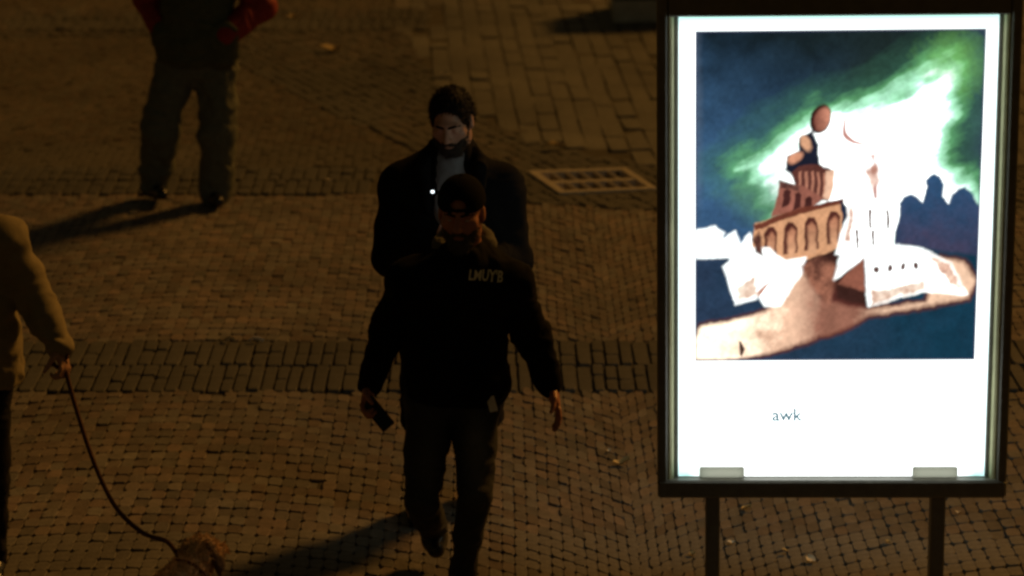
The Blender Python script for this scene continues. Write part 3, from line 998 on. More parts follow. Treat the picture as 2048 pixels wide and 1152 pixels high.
def blades(name, src, n, length, width, m_, parent, droop=.4, lean=(0, 0, 0), keep=None, seed=0):
    """many fine hairs growing from a surface, one mesh"""
    me = src.data
    V = np.empty(len(me.vertices) * 3, np.float32); me.vertices.foreach_get('co', V); V = V.reshape(-1, 3)
    Q = np.empty(len(me.loops), np.int32); me.loops.foreach_get('vertex_index', Q); Q = Q.reshape(-1, 4)
    N = vnormals(V.astype(float), Q)
    g = np.random.default_rng(seed)
    idx_ = np.arange(len(V)) if keep is None else np.flatnonzero(keep(V, N))
    k = g.choice(idx_, n)
    p = V[k] + g.normal(0, .002, (n, 3)); nn = N[k]
    d = nn * .7 + g.normal(0, .35, (n, 3)) + np.array([0, 0, -droop]) + np.array(lean)
    d /= np.linalg.norm(d, axis=1, keepdims=True)
    sdv = np.cross(d, g.normal(0, 1, (n, 3))); sdv /= np.linalg.norm(sdv, axis=1, keepdims=True)
    L_ = length * g.uniform(.5, 1.2, (n, 1))
    a = p - nn * .003 - sdv * width; b = p - nn * .003 + sdv * width
    c = p + d * L_ * .55 + nn * L_ * .12; e_ = p + d * L_
    VV = np.stack([a, b, c + sdv * width * .6, c - sdv * width * .6, e_], 1).reshape(-1, 3)
    o5 = np.arange(n)[:, None] * 5
    F = np.concatenate([np.concatenate([o5, o5 + 1, o5 + 2], 1), np.concatenate([o5, o5 + 2, o5 + 3], 1), np.concatenate([o5 + 3, o5 + 2, o5 + 4], 1)])
    o = mesh_obj(name, VV, F, m_, parent)
    o['kind'] = 'stuff'
    return o

class Person:
    """all joints are given in world space and kept relative to the root"""
    def __init__(s, name, base_, label, group=None):
        s.base = np.asarray(base_, float)
        s.root = empty(name, s.base, label, 'person', group)
    def rel(s, p): return np.asarray(p, float) - s.base
    def field(s, pts, pad, h):
        P = np.array(pts)
        return Field(P.min(0) - pad, P.max(0) + pad, h)
    def add(s, name, vq, m, wr=0.0, f=(9, 9, 14), seed=0, parent=None):
        V, Q = vq
        if wr: V = wrinkle(V, Q, wr, f, seed)
        return mesh_obj(name, V, Q, m, parent or s.root, smooth=True)

def body(P, J, m_, h, head=True, hands=()):
    """one continuous body: J joints relative to the root"""
    pts = [v for v in J.values() if isinstance(v, np.ndarray) and v.shape == (3,)]
    F = P.field(pts, .2, h)
    pel, ch, nk = J['pelvis'], J['chest'], J['neck']
    F.cap(pel, ch, .115, .12, .05, flat=((0, 1, 0), .75))
    F.cap(ch, nk, .115, .06, .06, flat=((0, 1, 0), .75))
    for q in 'ab':
        F.cap(ch + (J['sh' + q] - ch) * .4 + np.array([0, 0, .05]), J['sh' + q], .065, .052, .04)
        F.cap(J['sh' + q], J['el' + q], .048, .038, .02)
        F.cap(J['el' + q], J['wr' + q], .040, .026, .02)
        F.cap(pel, J['hip' + q], .10, .088, .04)
        F.cap(J['hip' + q], J['kn' + q], .080, .052, .03)
        mid = J['kn' + q] * .65 + J['an' + q] * .35 + np.array([0, .015, 0])
        F.cap(J['kn' + q], mid, .052, .052, .02); F.cap(mid, J['an' + q], .052, .036, .02)
        F.cap(J['an' + q], J['toe' + q] * .7 + J['an' + q] * .3 - np.array([0, 0, .01]), .030, .018, .02)
    add_head(F, J['head'], J['A'], nk)
    for hd in hands: add_hand(F, **hd)
    return P.add('body', F.mesh(2), m_)

# ------------------------------------------------------------------ person 1: man in black hoodie and backwards cap, walking
B = ground(905, 1192)
Y1 = B[1]
p1 = Person('person', B, 'walking man in black lettered hoodie, washed jeans and backwards cap, phone in hand')
R1 = lambda x, y, dy=0.0: p1.rel(at(x, y, Y1 + dy))
A1 = head_axes(math.radians(-7), math.radians(4), math.radians(-1))
J1 = dict(pelvis=R1(908, 765, .02), chest=R1(918, 590, -.02), neck=R1(930, 497, 0.0), head=R1(923, 425, -.06), A=A1,
          sha=R1(822, 566, .0), ela=R1(773, 668, .07), wra=R1(741, 772, -.03),
          shb=R1(1022, 562, .0), elb=R1(1062, 668, .09), wrb=R1(1102, 776, .02),
          hipa=R1(860, 795, .0), kna=R1(846, 1005, -.12), ana=R1(868, 1058, .30), toea=R1(872, 1098, .24),
          hipb=R1(952, 795, .0), knb=R1(950, 985, -.10), anb=R1(926, 1150, .0), toeb=R1(918, 1196, -.14))
ha = dict(wrist=J1['wra'], d=R1(728, 815, -.08) - J1['wra'], n=np.array([.75, -.5, -.3]), side=(0.2, -1, 0), curls=(1.0, 1.0, 1.05, 1.1), thumb_in=.9, s=.98)
hb = dict(wrist=J1['wrb'], d=R1(1116, 822, -.02) - J1['wrb'], n=np.array([-.9, -.1, 0]), side=(0, -1, 0), curl=.30, s=1.0)
body(p1, J1, M_SKINR, .005, hands=(ha, hb))

def hoodie1():
    F = p1.field([J1[k] for k in ('pelvis', 'chest', 'neck', 'sha', 'shb', 'ela', 'elb', 'wra', 'wrb')], .16, .008)
    def key(py, xl, xr, ry, dy=0.0):
        l, r = R1(xl, py, dy), R1(xr, py, dy)
        return (float((l[2] + r[2]) / 2), float((l[0] + r[0]) / 2), dy, float((r[0] - l[0]) / 2), ry)
    F.loft([key(796, 812, 1012, .125), key(778, 804, 1020, .148), key(745, 806, 1020, .150), key(700, 812, 1016, .142), key(640, 812, 1016, .140),
            key(585, 806, 1026, .138), key(548, 812, 1030, .125), key(518, 850, 1000, .105), key(494, 890, 968, .085)], .03)
    for q in 'ab':
        F.cap(J1['chest'] + (J1['sh' + q] - J1['chest']) * .5, J1['sh' + q], .085, .074, .05)
        F.cap(J1['neck'] + np.array([0, .02, -.06]), J1['sh' + q], .08, .070, .07)
        F.cap(J1['sh' + q], J1['el' + q], .076, .066, .03)
        F.cap(J1['el' + q], J1['wr' + q], .066, .046, .025)
        d = J1['wr' + q] - J1['el' + q]; d /= np.linalg.norm(d)
        F.cap(J1['wr' + q] - d * .035, J1['wr' + q] - d * .004, .042, .037, .012)
        F.cut_half(J1['wr' + q] + d * .004, d) if False else None
    V, Q = F.mesh(2)
    return p1.add('hoodie', (V, Q), M_BLACK, .020, (8, 8, 13), 1)
hd1 = hoodie1()
# hood bunched round the neck
F = Field(J1['neck'] - .25, J1['neck'] + .25, .007)
nk = J1['neck']
arc = [nk + np.array([math.cos(a) * .088, .050 + math.sin(a) * .070, .000 + .035 * max(0, math.sin(a))]) for a in np.linspace(-.55, math.pi + .55, 15)]
for i in range(14): F.cap(arc[i], arc[i + 1], .026, .026, .02)
F.ell(nk + np.array([.01, .13, -.01]), (.085, .05, .06), None, .03)
V, Q = F.mesh(2)
p1.add('hood', (V, Q), M_HOOD, .012, (14, 14, 14), 4)

def legs(P, J, rad, h, m_, name, wr=.016, seed=2, top=None, f=(9, 9, 11)):
    pts = [J[k + q] for k in ('hip', 'kn', 'an') for q in 'ab'] + [J['pelvis']]
    F = P.field(pts, .17, h)
    F.cap(J['pelvis'] + np.array([0, 0, .04]), J['pelvis'] - np.array([0, 0, .04]), rad[0] * 1.25, rad[0] * 1.25, .05, flat=((0, 1, 0), .8))
    for q in 'ab':
        F.cap(J['pelvis'], J['hip' + q], rad[0], rad[0], .05)
        F.cap(J['hip' + q], J['kn' + q], rad[0], rad[1], .02)
        F.cap(J['kn' + q], J['an' + q], rad[1], rad[2], .02)
    V, Q = F.mesh(2)
    return P.add(name, (V, Q), m_, wr, f, seed)
je = legs(p1, J1, (.094, .064, .050), .008, M_DENIM, 'jeans', .018)
# worn fade on the fronts of both thighs and knees
co = np.array([v.co[:] for v in je.data.vertices])
fd = np.zeros(len(co))
for q, st in (('b', .75), ('a', .30)):
    a_, b_ = J1['hip' + q], J1['kn' + q]
    t_ = ((co - a_) @ (b_ - a_)) / ((b_ - a_) @ (b_ - a_))
    c_ = a_ + np.clip(t_, 0, 1)[:, None] * (b_ - a_)
    fr = -(co - c_)[:, 1] / (np.linalg.norm(co - c_, axis=1) + 1e-6)
    sx = np.abs((co - c_)[:, 0] - .008)
    fd = np.maximum(fd, st * np.clip((fr - .45) * 2.4, 0, 1) * np.clip(1.2 - np.abs(t_ - .62) * 2.0, 0, 1) * np.clip(1.25 - sx / .055, 0, 1))
fd *= .8 + .5 * fbm(co * 18, 3)
at_ = je.data.attributes.new('fade', 'FLOAT', 'POINT')
at_.data.foreach_set('value', np.clip(fd, 0, 1).astype(np.float32))

def shoe(P, J, q, m_, s=1.0, h=.006):
    F = P.field([J['an' + q], J['toe' + q]], .14, h)
    shoe_mesh(F, J['an' + q], J['toe' + q], s)
    V, Q = F.mesh(2)
    if J['an' + q][2] < .14:                          # standing shoe: flat sole on the ground
        V[:, 2] = np.maximum(V[:, 2], .016)
    return P.add('shoe', (V, Q), m_)
shoe(p1, J1, 'a', M_SHOE); shoe(p1, J1, 'b', M_SHOE)

def hpt(J, x, y, z): return J['head'] + J['A'] @ np.array([x, y, z])
# cap worn backwards, opening and strap over the forehead
F = Field(J1['head'] - .24, J1['head'] + .24, .0045)
F.ell(hpt(J1, 0, -.008, .046), (.088, .109, .094), A1, 0)
F.ell(hpt(J1, 0, -.008, .044), (.0795, .1005, .086), A1, 0, 's')
F.cut_half(hpt(J1, 0, 0, .030), -(A1[:, 2] + .10 * A1[:, 1]))
F.cap(hpt(J1, 0, .04, .046), hpt(J1, 0, .14, .046), .030, .030, .004, 's')
F.cap(hpt(J1, -.062, .068, .037), hpt(J1, 0, .0985, .038), .0075, .0075, .004, flat=(A1[:, 1], .4))
F.cap(hpt(J1, .062, .068, .037), hpt(J1, 0, .0985, .038), .0075, .0075, .004, flat=(A1[:, 1], .4))
capo = p1.add('cap', F.mesh(1), M_CAP)
F = Field(hpt(J1, 0, -.15, .03) - .16, hpt(J1, 0, -.15, .03) + .16, .0045)
F.ell(hpt(J1, 0, -.125, .030), (.072, .072, .007), A1 @ np.array([[1, 0, 0], [0, .966, .259], [0, -.259, .966]]).T, 0)
p1.add('brim', F.mesh(1), M_CAP, parent=capo)
F = Field(hpt(J1, 0, 0, .13) - .03, hpt(J1, 0, 0, .13) + .03, .0025)
F.ell(hpt(J1, 0, -.008, .139), (.009, .009, .005), A1, 0)
p1.add('button', F.mesh(1), M_CAP, parent=capo)

def beard(P, J, m_, thick, low, h=.0045, amp=.007, name='beard', tash=True):
    A = J['A']
    F = Field(J['head'] - .19, J['head'] + .19, h)
    F.ell(hpt(J, 0, .022, -.050), (.062 + thick, .068 + thick, .070 + thick), A, 0)
    F.ell(hpt(J, 0, .060, -.098 - low), (.036 + thick, .026 + thick, .028 + low), A, .02)
    F.ell(hpt(J, 0, .095, -.016), (.060, .075, .056), A, .01, 's')
    F.ell(hpt(J, 0, .106, -.066), (.025, .024, .0085), A, .004, 's')
    F.cut_half(hpt(J, 0, 0, -.018), A[:, 2])
    F.cut_half(hpt(J, 0, -.004, 0), -A[:, 1])
    if tash:
        for q in (-1, 1): F.cap(hpt(J, q * .006, .1035, -.0485), hpt(J, q * .030, .088, -.062), .0065, .0055, .006)
    V, Q = F.mesh(1)
    o = P.add(name, (V, Q), m_, amp, (70, 70, 45), 8)
    blades('whiskers', o, 2600, .011, .0010, m_, o, .9, seed=3)
    return o
beard(p1, J1, M_GREYBEARD, .004, .004)
# eyes
def eyes(P, J):
    for q in (-1, 1):
        F = Field(hpt(J, q * .031, .08, -.002) - .02, hpt(J, q * .031, .08, -.002) + .02, .0025)
        F.ell(hpt(J, q * .031, .0795, -.0025), (.0105, .0105, .0045), J['A'], 0)
        P.add('eye', F.mesh(1), M_EYE)
eyes(p1, J1)
def brows(P, J, m_):
    for q in (-1, 1):
        F = Field(hpt(J, q * .032, .09, .02) - .04, hpt(J, q * .032, .09, .02) + .04, .003)
        F.cap(hpt(J, q * .012, .0945, .0155), hpt(J, q * .034, .0885, .021), .0052, .0052, .003)
        F.cap(hpt(J, q * .034, .0885, .021), hpt(J, q * .052, .071, .016), .0052, .004, .003)
        P.add('eyebrow', F.mesh(1), m_)
brows(p1, J1, M_HAIR)

# chest lettering laid on the cloth
hco = np.array([v.co[:] for v in hd1.data.vertices]); hfa = [tuple(p.vertices) for p in hd1.data.polygons]
bv = BVHTree.FromPolygons([Vector(v) for v in hco], hfa)
tv, tf = text_vf("LMUY'B", .058, .0014, 2)
wtxt = tv[:, 0].max() - tv[:, 0].min()
tgt0, tgt1 = R1(938, 541, 0), R1(1005, 549, 0)
sx_ = np.linalg.norm(tgt1 - tgt0) / wtxt
tv = tv - np.array([tv[:, 0].min(), 0, 0])
ux_ = (tgt1 - tgt0) / np.linalg.norm(tgt1 - tgt0)
uz_ = np.array([-ux_[2], 0, ux_[0]])
P3 = tgt0 + np.outer(tv[:, 0] * sx_, ux_) + np.outer(tv[:, 1] * .92, uz_)
out = []
for p in P3:
    hit = bv.ray_cast(Vector((p[0], -1.0, p[2])), Vector((0, 1, 0)))
    y = hit[0][1] if hit[0] is not None else p[1] - .13
    out.append((p[0], y - .0035, p[2]))
mesh_obj('chest_lettering', np.array(out), tf, M_PRINT, hd1)

# phone in his hand
pc0, pc1 = at(738, 806, Y1 - .09), at(773, 849, Y1 - .13)
def oriented_box(name, c, axx, axy, axz, size, m_, parent=None, bev=.004):
    V, F_ = box_vf((0, 0, 0), size, bev)
    Rm = np.stack([axx, axy, axz], 0)
    return mesh_obj(name, V @ Rm, F_, m_, parent, loc=c)
ph = empty('smartphone', (pc0 + pc1) / 2, 'dark smartphone gripped in the hand of the man in the lettered hoodie', 'phone')
az = pc0 - pc1; az /= np.linalg.norm(az)
ax = np.cross(np.array([-.35, 1, .1]), az); ax /= np.linalg.norm(ax)
ay = np.cross(az, ax)
oriented_box('phone_case', (0, 0, 0), ax, ay, az, (.056, .011, .135), M_PHONE, ph)
oriented_box('screen', -ay * .0062, ax, ay, az, (.050, .001, .124), M_PHONE, ph, 0)
# slip of paper sticking out of his pocket
oc = at(984, 808, Y1 - .125)
az = at(980, 794, Y1 - .125) - at(988, 824, Y1 - .125); az /= np.linalg.norm(az)
ax = np.cross(np.array([.1, 1, 0]), az); ax /= np.linalg.norm(ax)
oriented_box('paper_slip', oc, ax, np.cross(az, ax), az, (.030, .004, .060), M_PAPER, None, .0012)
tag(COL.objects[-1] if False else bpy.data.objects['paper_slip'], 'pale slip sticking out of the jeans pocket under the black hoodie', 'paper slip')

# ------------------------------------------------------------------ person 2: bearded man in long black coat behind him, looking at a phone
B = ground(885, 1035)
Y2 = B[1]
p2 = Person('person', B, 'bearded man in open black coat and grey shirt, looking down at a lit phone')
R2 = lambda x, y, dy=0.0: p2.rel(at(x, y, Y2 + dy))
A2 = head_axes(math.radians(-12), math.radians(15), math.radians(2))
J2 = dict(pelvis=R2(908, 585, 0), chest=R2(905, 405, 0), neck=R2(905, 312, .03), head=R2(903, 242, -.05), A=A2,
          sha=R2(804, 376, .02), ela=R2(782, 515, -.02), wra=R2(880, 500, -.30),
          shb=R2(1002, 376, .02), elb=R2(1026, 520, .02), wrb=R2(950, 510, -.28),
          hipa=R2(866, 605, 0), kna=R2(848, 830, -.05), ana=R2(838, 992, .03), toea=R2(832, 1036, -.12),
          hipb=R2(948, 605, 0), knb=R2(952, 810, -.02), anb=R2(950, 940, .18), toeb=R2(952, 985, .04))
ha = dict(wrist=J2['wra'], d=R2(900, 452, -.40) - J2['wra'], n=np.array([.3, .8, .2]), side=(1, 0, 0), curl=.7, thumb_in=.9)
hb = dict(wrist=J2['wrb'], d=R2(925, 462, -.38) - J2['wrb'], n=np.array([-.3, .8, .2]), side=(-1, 0, 0), curl=.7, thumb_in=.9)
body(p2, J2, M_SKIN, .005, hands=(ha, hb))
def coat2():
    F = p2.field([J2[k] for k in ('pelvis', 'chest', 'neck', 'sha', 'shb', 'ela', 'elb', 'wra', 'wrb', 'kna', 'knb')], .17, .009)
    def key(py, xl, xr, ry, dy=0.0):
        l, r = R2(xl, py, dy), R2(xr, py, dy)
        return (float((l[2] + r[2]) / 2), float((l[0] + r[0]) / 2), dy, float((r[0] - l[0]) / 2), ry)
    F.loft([key(846, 802, 1006, .16), key(760, 802, 1012, .16), key(640, 800, 1014, .155), key(540, 800, 1014, .15), key(430, 790, 1016, .150), key(385, 800, 1008, .14),
            key(345, 830, 980, .125), key(308, 852, 956, .105), key(283, 862, 945, .085)], .03)
    for q in 'ab':
        F.cap(J2['chest'] + (J2['sh' + q] - J2['chest']) * .5, J2['sh' + q], .095, .080, .05)
        F.cap(J2['neck'] + np.array([0, .015, -.025]), J2['sh' + q] + np.array([0, 0, .01]), .075, .078, .07)
        F.cap(J2['sh' + q], J2['el' + q], .084, .078, .03)
        F.cap(J2['el' + q], J2['wr' + q], .074, .050, .02)
    # open front over the shirt
    F.cap(R2(902, 290, -.14), R2(900, 420, -.20), .085, .072, .01, 's')
    V, Q = F.mesh(2)
    return p2.add('coat', (V, Q), M_COAT, .02, (7, 7, 9), 5)
coat2()
F = Field(R2(905, 370, 0) - .22, R2(905, 370, 0) + .22, .008)
F.cap(R2(902, 322, -.045), R2(902, 420, -.065), .078, .112, .03, flat=((0, 1, 0), .80))
V, Q = F.mesh(2)
p2.add('shirt', (V, Q), M_SHIRT, .010, (16, 16, 12), 9)
# collar lapels
for q, xs in ((-1, (856, 846, 856)), (1, (950, 962, 956))):
    F = Field(R2(905, 350, -.05) - .25, R2(905, 350, -.05) + .25, .007)
    F.cap(R2(xs[0], 300, -.02), R2(xs[1], 335, -.115), .020, .026, .01)
    F.cap(R2(xs[1], 335, -.115), R2(xs[2], 420, -.150), .026, .016, .01)
    V, Q = F.mesh(1)
    p2.add('lapel', (V, Q), M_COAT, .008, (14, 14, 14), 3 + q)
legs(p2, J2, (.098, .074, .058), .009, M_TROUSER, 'trousers', .016, 6)
shoe(p2, J2, 'a', M_SHOE); shoe(p2, J2, 'b', M_SHOE)
beard(p2, J2, M_BEARD, .006, .004, amp=.009)
brows(p2, J2, M_HAIR)
def hair(P, J, m_, th=.012, amp=.012, back=-.05, front=.052):
    A = J['A']
    F = Field(J['head'] - .22, J['head'] + .22, .005)
    F.ell(hpt(J, 0, -.014, .040), (.078 + th * .5, .097 + th, .086 + th), A, 0)
    F.ell(hpt(J, 0, -.045, -.005), (.072 + th * .4, .062 + th, .075), A, .03)
    F.ell(hpt(J, 0, .085, front - .075), (.068, .062, .078), A, .010, 's')
    F.ell(hpt(J, 0, .05, -.09), (.1, .075, .075), A, .01, 's')
    F.cut_half(hpt(J, 0, 0, back), -A[:, 2])
    V, Q = F.mesh(1)
    o = P.add('hair', (V, Q), m_, amp, (90, 90, 60), 12)
    blades('strands', o, 4000, .013, .0012, m_, o, .15, tuple(A[:, 1] * .3), seed=5)
    return o
hair(p2, J2, M_HAIR, .007, .006, front=.074)
# his phone: lit screen towards him, tiny flash light on the back
phc = at(900, 415, Y2 - .44)
ph2 = empty('smartphone', phc, 'smartphone with lit screen and bright white spot, held up by the bearded man', 'phone')
tgt = J2['head'] + p2.base + np.array([0, 0, -.11])
ny = tgt - phc; ny /= np.linalg.norm(ny)            # screen normal towards the face
ax = np.cross(ny, np.array([0, 0, 1.0])); ax /= np.linalg.norm(ax); ax = -ax
azz = np.cross(ax, ny); azz = azz if azz[2] > 0 else -azz
oriented_box('phone_case', (0, 0, 0), ax, ny, azz, (.076, .009, .152), M_PHONE, ph2)
oriented_box('screen', ny * .0048, ax, ny, azz, (.070, .0016, .142), M_SCREEN, ph2, 0)
ledp = at(865.5, 375.5, Y2 - .445)
lo_ = ledp - phc
lo_ = lo_ - ny * (lo_ @ ny)
oriented_box('flash_light', lo_ - ny * .0052, ax, ny, azz, (.013, .004, .013), M_LED, ph2, .003)
oriented_box('camera_bump', ax * .0 + (lo_ - ny * .0045) * 1.0, ax, ny, azz, (.022, .003, .022), M_PHONE, ph2, .002)

# ------------------------------------------------------------------ person 3: dog walker at the left edge
B = ground(-90, 1150)
Y3 = 9.95
B = np.array([at(-90, 800, Y3)[0], Y3, 0.0])
p3 = Person('person', B, 'dog walker in tan jacket and black trousers holding out a leash')
R3 = lambda x, y, dy=0.0: p3.rel(at(x, y, Y3 + dy))
A3 = head_axes(math.radians(25), math.radians(12))
J3 = dict(pelvis=R3(-78, 745, 0), chest=R3(-82, 560, 0), neck=R3(-88, 450, .03), head=R3(-86, 370, 0), A=A3,
          sha=R3(-185, 495, .02), ela=R3(-215, 630, .05), wra=R3(-190, 740, -.1),
          shb=R3(6, 478, .0), elb=R3(72, 600, -.02), wrb=R3(117, 690, -.12),
          hipa=R3(-125, 770, 0), kna=R3(-128, 960, -.08), ana=R3(-130, 1120, .05), toea=R3(-125, 1165, -.1),
          hipb=R3(-32, 770, 0), knb=R3(-22, 960, .05), anb=R3(-18, 1115, .16), toeb=R3(-10, 1160, .02))
hb = dict(wrist=J3['wrb'], d=R3(128, 728, -.15) - J3['wrb'], n=np.array([-.8, .2, -.3]), side=(0, -1, 0), curls=(1.05, 1.05, 1.1, 1.1), thumb_in=.9)
ha = dict(wrist=J3['wra'], d=np.array([.05, -.2, -1]), n=np.array([.9, 0, 0]), side=(0, -1, 0), curl=.35)
body(p3, J3, M_SKIN, .006, hands=(ha, hb))
def jacket3():
    F = p3.field([J3[k] for k in ('pelvis', 'chest', 'neck', 'sha', 'shb', 'ela', 'elb', 'wra', 'wrb')], .16, .009)
    def key(py, xl, xr, ry, dy=0.0):
        l, r = R3(xl, py, dy), R3(xr, py, dy)
        return (float((l[2] + r[2]) / 2), float((l[0] + r[0]) / 2), dy, float((r[0] - l[0]) / 2), ry)
    F.loft([key(764, -200, 44, .165), key(740, -200, 48, .165), key(680, -196, 42, .155), key(600, -192, 30, .15), key(540, -190, 22, .145),
            key(490, -180, 8, .125), key(455, -135, -42, .10), key(435, -120, -58, .08)], .03)
    for q in 'ab':
        F.cap(J3['chest'] + (J3['sh' + q] - J3['chest']) * .5, J3['sh' + q], .09, .088, .05)
        F.cap(J3['sh' + q], J3['el' + q], .088, .070, .03)
        F.cap(J3['el' + q], J3['wr' + q], .068, .050, .02)
    V, Q = F.mesh(2)
    return p3.add('jacket', (V, Q), M_TAN, .026, (7, 7, 10), 15)
jacket3()
legs(p3, J3, (.105, .078, .062), .009, M_TROUSER, 'trousers', .014, 16)
shoe(p3, J3, 'a', M_SHOE); shoe(p3, J3, 'b', M_SHOE)
hair(p3, J3, M_HAIR, .016, .012, back=-.09)

# ------------------------------------------------------------------ person 4: at the back, green vest over red sleeves, hands in pockets
B = ground(385, 407)
Y4 = B[1]
p4 = Person('person', B, 'person in dark green vest with red sleeves, grey green trousers and shiny black shoes')
R4 = lambda x, y, dy=0.0: p4.rel(at(x, y, Y4 + dy))
A4 = head_axes(math.radians(10), math.radians(5))
J4 = dict(pelvis=R4(393, 115, 0), chest=R4(394, -20, 0), neck=R4(394, -95, .02), head=R4(394, -150, 0), A=A4,
          sha=R4(330, -65, 0), ela=R4(296, 0, .16), wra=R4(330, 70, -.06),
          shb=R4(462, -65, 0), elb=R4(524, 12, .04), wrb=R4(452, 68, -.15),
          hipa=R4(352, 130, 0), kna=R4(320, 258, -.04), ana=R4(309, 364, .08), toea=R4(324, 389, -.10),
          hipb=R4(434, 130, 0), knb=R4(436, 262, -.05), anb=R4(430, 378, -.05), toeb=R4(436, 404, -.22))
ha = dict(wrist=J4['wra'], d=np.array([.5, 0, -.8]), n=np.array([.2, 1, 0]), side=(1, 0, 0), curl=.4)
hb = dict(wrist=J4['wrb'], d=np.array([-.5, 0, -.8]), n=np.array([-.2, 1, 0]), side=(-1, 0, 0), curl=.4)
body(p4, J4, M_SKIN, .007, hands=(ha, hb))
F = p4.field([J4[k] for k in ('pelvis', 'chest', 'neck', 'sha', 'shb')], .2, .010)
def key4(py, xl, xr, ry, dy=0.0):
    l, r = R4(xl, py, dy), R4(xr, py, dy)
    return (float((l[2] + r[2]) / 2), float((l[0] + r[0]) / 2), dy, float((r[0] - l[0]) / 2), ry)
F.loft([key4(128, 330, 462, .17), key4(112, 320, 470, .19), key4(60, 320, 468, .19), key4(0, 322, 468, .175), key4(-50, 322, 468, .15), key4(-80, 355, 435, .11), key4(-95, 368, 420, .09)], .03)
for q in 'ab':
    F.cap(J4['wr' + q], J4['wr' + q] + np.array([0.03 if q == 'a' else -.03, .05, -.12]), .078, .092, .04)
V, Q = F.mesh(2)
p4.add('vest', (V, Q), M_GREEN, .024, (8, 8, 14), 20)
for q in 'ab':
    F = p4.field([J4['sh' + q], J4['el' + q], J4['wr' + q]], .14, .009)
    F.cap(J4['sh' + q], J4['el' + q], .09, .084, .03)
    F.cap(J4['el' + q], J4['wr' + q], .086, .070, .02)
    V, Q = F.mesh(2)
    p4.add('sleeve', (V, Q), M_RED, .018, (10, 10, 10), 22)
legs(p4, J4, (.118, .112, .098), .010, M_OLIVE, 'trousers', .028, 23, f=(8, 8, 10))
shoe(p4, J4, 'a', M_SHOE, 1.0, .008); shoe(p4, J4, 'b', M_SHOE, 1.0, .008)
hair(p4, J4, M_HAIR, .012, .012)

# ------------------------------------------------------------------ dog and leash
YD = 9.30
hw_ = at(402, 1102, YD)                                  # where the head is
DYAW = math.pi - .45                                      # it walks away from the camera, head turned a little
DR = np.array([[math.cos(DYAW), -math.sin(DYAW), 0], [math.sin(DYAW), math.cos(DYAW), 0], [0, 0, 1]])
hc_ = np.array([0, -.16, hw_[2]])
dbase = hw_ - DR @ hc_
dbase[2] = 0.0
dg_ = empty('dog', dbase, 'small tan dog with dark ears on a leash near the dog walker', 'dog')
dg_.rotation_euler = (0, 0, DYAW)
F = Field((-.32, -.48, 0.0), (.32, .62, .62), .007)
nkd = hc_ + np.array([-.005, .10, -.06])
sh_ = nkd + np.array([.0, .10, -.03]); rp = sh_ + np.array([.0, .26, .0])
F.ell(hc_, (.062, .068, .056), None, .02)
F.cap(hc_ + np.array([.0, -.05, -.022]), hc_ + np.array([.0, -.125, -.038]), .034, .024, .02)
F.ell(hc_ + np.array([0, -.142, -.028]), (.013, .010, .010), None, .006)
F.cap(hc_ + np.array([0, .02, -.02]), sh_, .055, .085, .04)
F.cap(sh_ + np.array([0, 0, -.05]), sh_ + np.array([0, .18, -.035]), .105, .095, .04)
F.cap(sh_ + np.array([0, .18, -.03]), rp + np.array([0, 0, -.025]), .092, .085, .04)
gz = .016
for q in (-1, 1):
    s0 = sh_ + np.array([q * .065, .0, -.07])
    step = .07 * q
    el_ = np.array([s0[0], s0[1] + .03, s0[2] - .08]); wr_ = np.array([s0[0], s0[1] - .02 - step * .5, .12]); pw = np.array([s0[0], s0[1] - .02 - step, gz + .018])
    F.cap(s0, el_, .045, .034, .03); F.cap(el_, wr_, .032, .022, .015); F.cap(wr_, pw, .021, .021, .012)
    F.ell(pw + np.array([0, -.02, -.002]), (.024, .034, .018), None, .01)
    h0 = rp + np.array([q * .06, .0, -.05])
    knee = np.array([h0[0], h0[1] - .05 + step * .4, h0[2] - .10]); hock = np.array([h0[0], h0[1] + .07 + step, .13]); pw = np.array([h0[0], h0[1] + .045 + step, gz + .018])
    F.cap(h0, knee, .062, .040, .03); F.cap(knee, hock, .038, .021, .015); F.cap(hock, pw, .020, .020, .012)
    F.ell(pw + np.array([0, -.018, -.002]), (.022, .032, .017), None, .01)
F.chain([rp + np.array([0, .05, .01]), rp + np.array([.01, .13, -.03]), rp + np.array([.03, .17, -.12])], (.026, .022, .012), .02)
V, Q = F.mesh(1)
V = wrinkle(V, Q, .010, (60, 40, 40), 31, .2)
V[:, 2] = np.maximum(V[:, 2], gz)
dbody = mesh_obj('body', V, Q, M_FUR, dg_, smooth=True)
blades('fur', dbody, 14000, .020, .0020, M_FUR, dbody, .5, (0, .5, 0), keep=lambda V_, N_: V_[:, 2] > .10, seed=9)
for q in (-1, 1):
    F = Field(hc_ - .2, hc_ + .2, .006)
    F.cap(hc_ + np.array([q * .048, .022, .034]), hc_ + np.array([q * .082, .012, -.03]), .018, .028, .01, flat=((1, 0, 0), .5))
    F.cap(hc_ + np.array([q * .082, .012, -.03]), hc_ + np.array([q * .080, .004, -.075]), .028, .014, .01, flat=((1, 0, 0), .5))
    V, Q = F.mesh(1)
    mesh_obj('ear', wrinkle(V, Q, .008, (50, 50, 30), 33), Q, M_FURDARK, dg_, smooth=True)
for q in (-1, 1):
    F = Field(hc_ + np.array([q * .026, -.058, .012]) - .014, hc_ + np.array([q * .026, -.058, .012]) + .014, .002)
    F.ell(hc_ + np.array([q * .026, -.058, .012]), (.008, .007, .008), None, 0)
    mesh_obj('eye', *F.mesh(1), M_PHONE, dg_, smooth=True)
F = Field(nkd - .16, nkd + .16, .006)
dn = sh_ - hc_; dn /= np.linalg.norm(dn)
s1, d1, u1 = frame3(dn, np.array([0, 0, 1.0]))
ring = [nkd + (s1 * math.cos(a) + u1 * math.sin(a)) * .074 for a in np.linspace(0, 2 * math.pi, 25)]
V, F_ = tube(ring, .009, 6, cap=False)
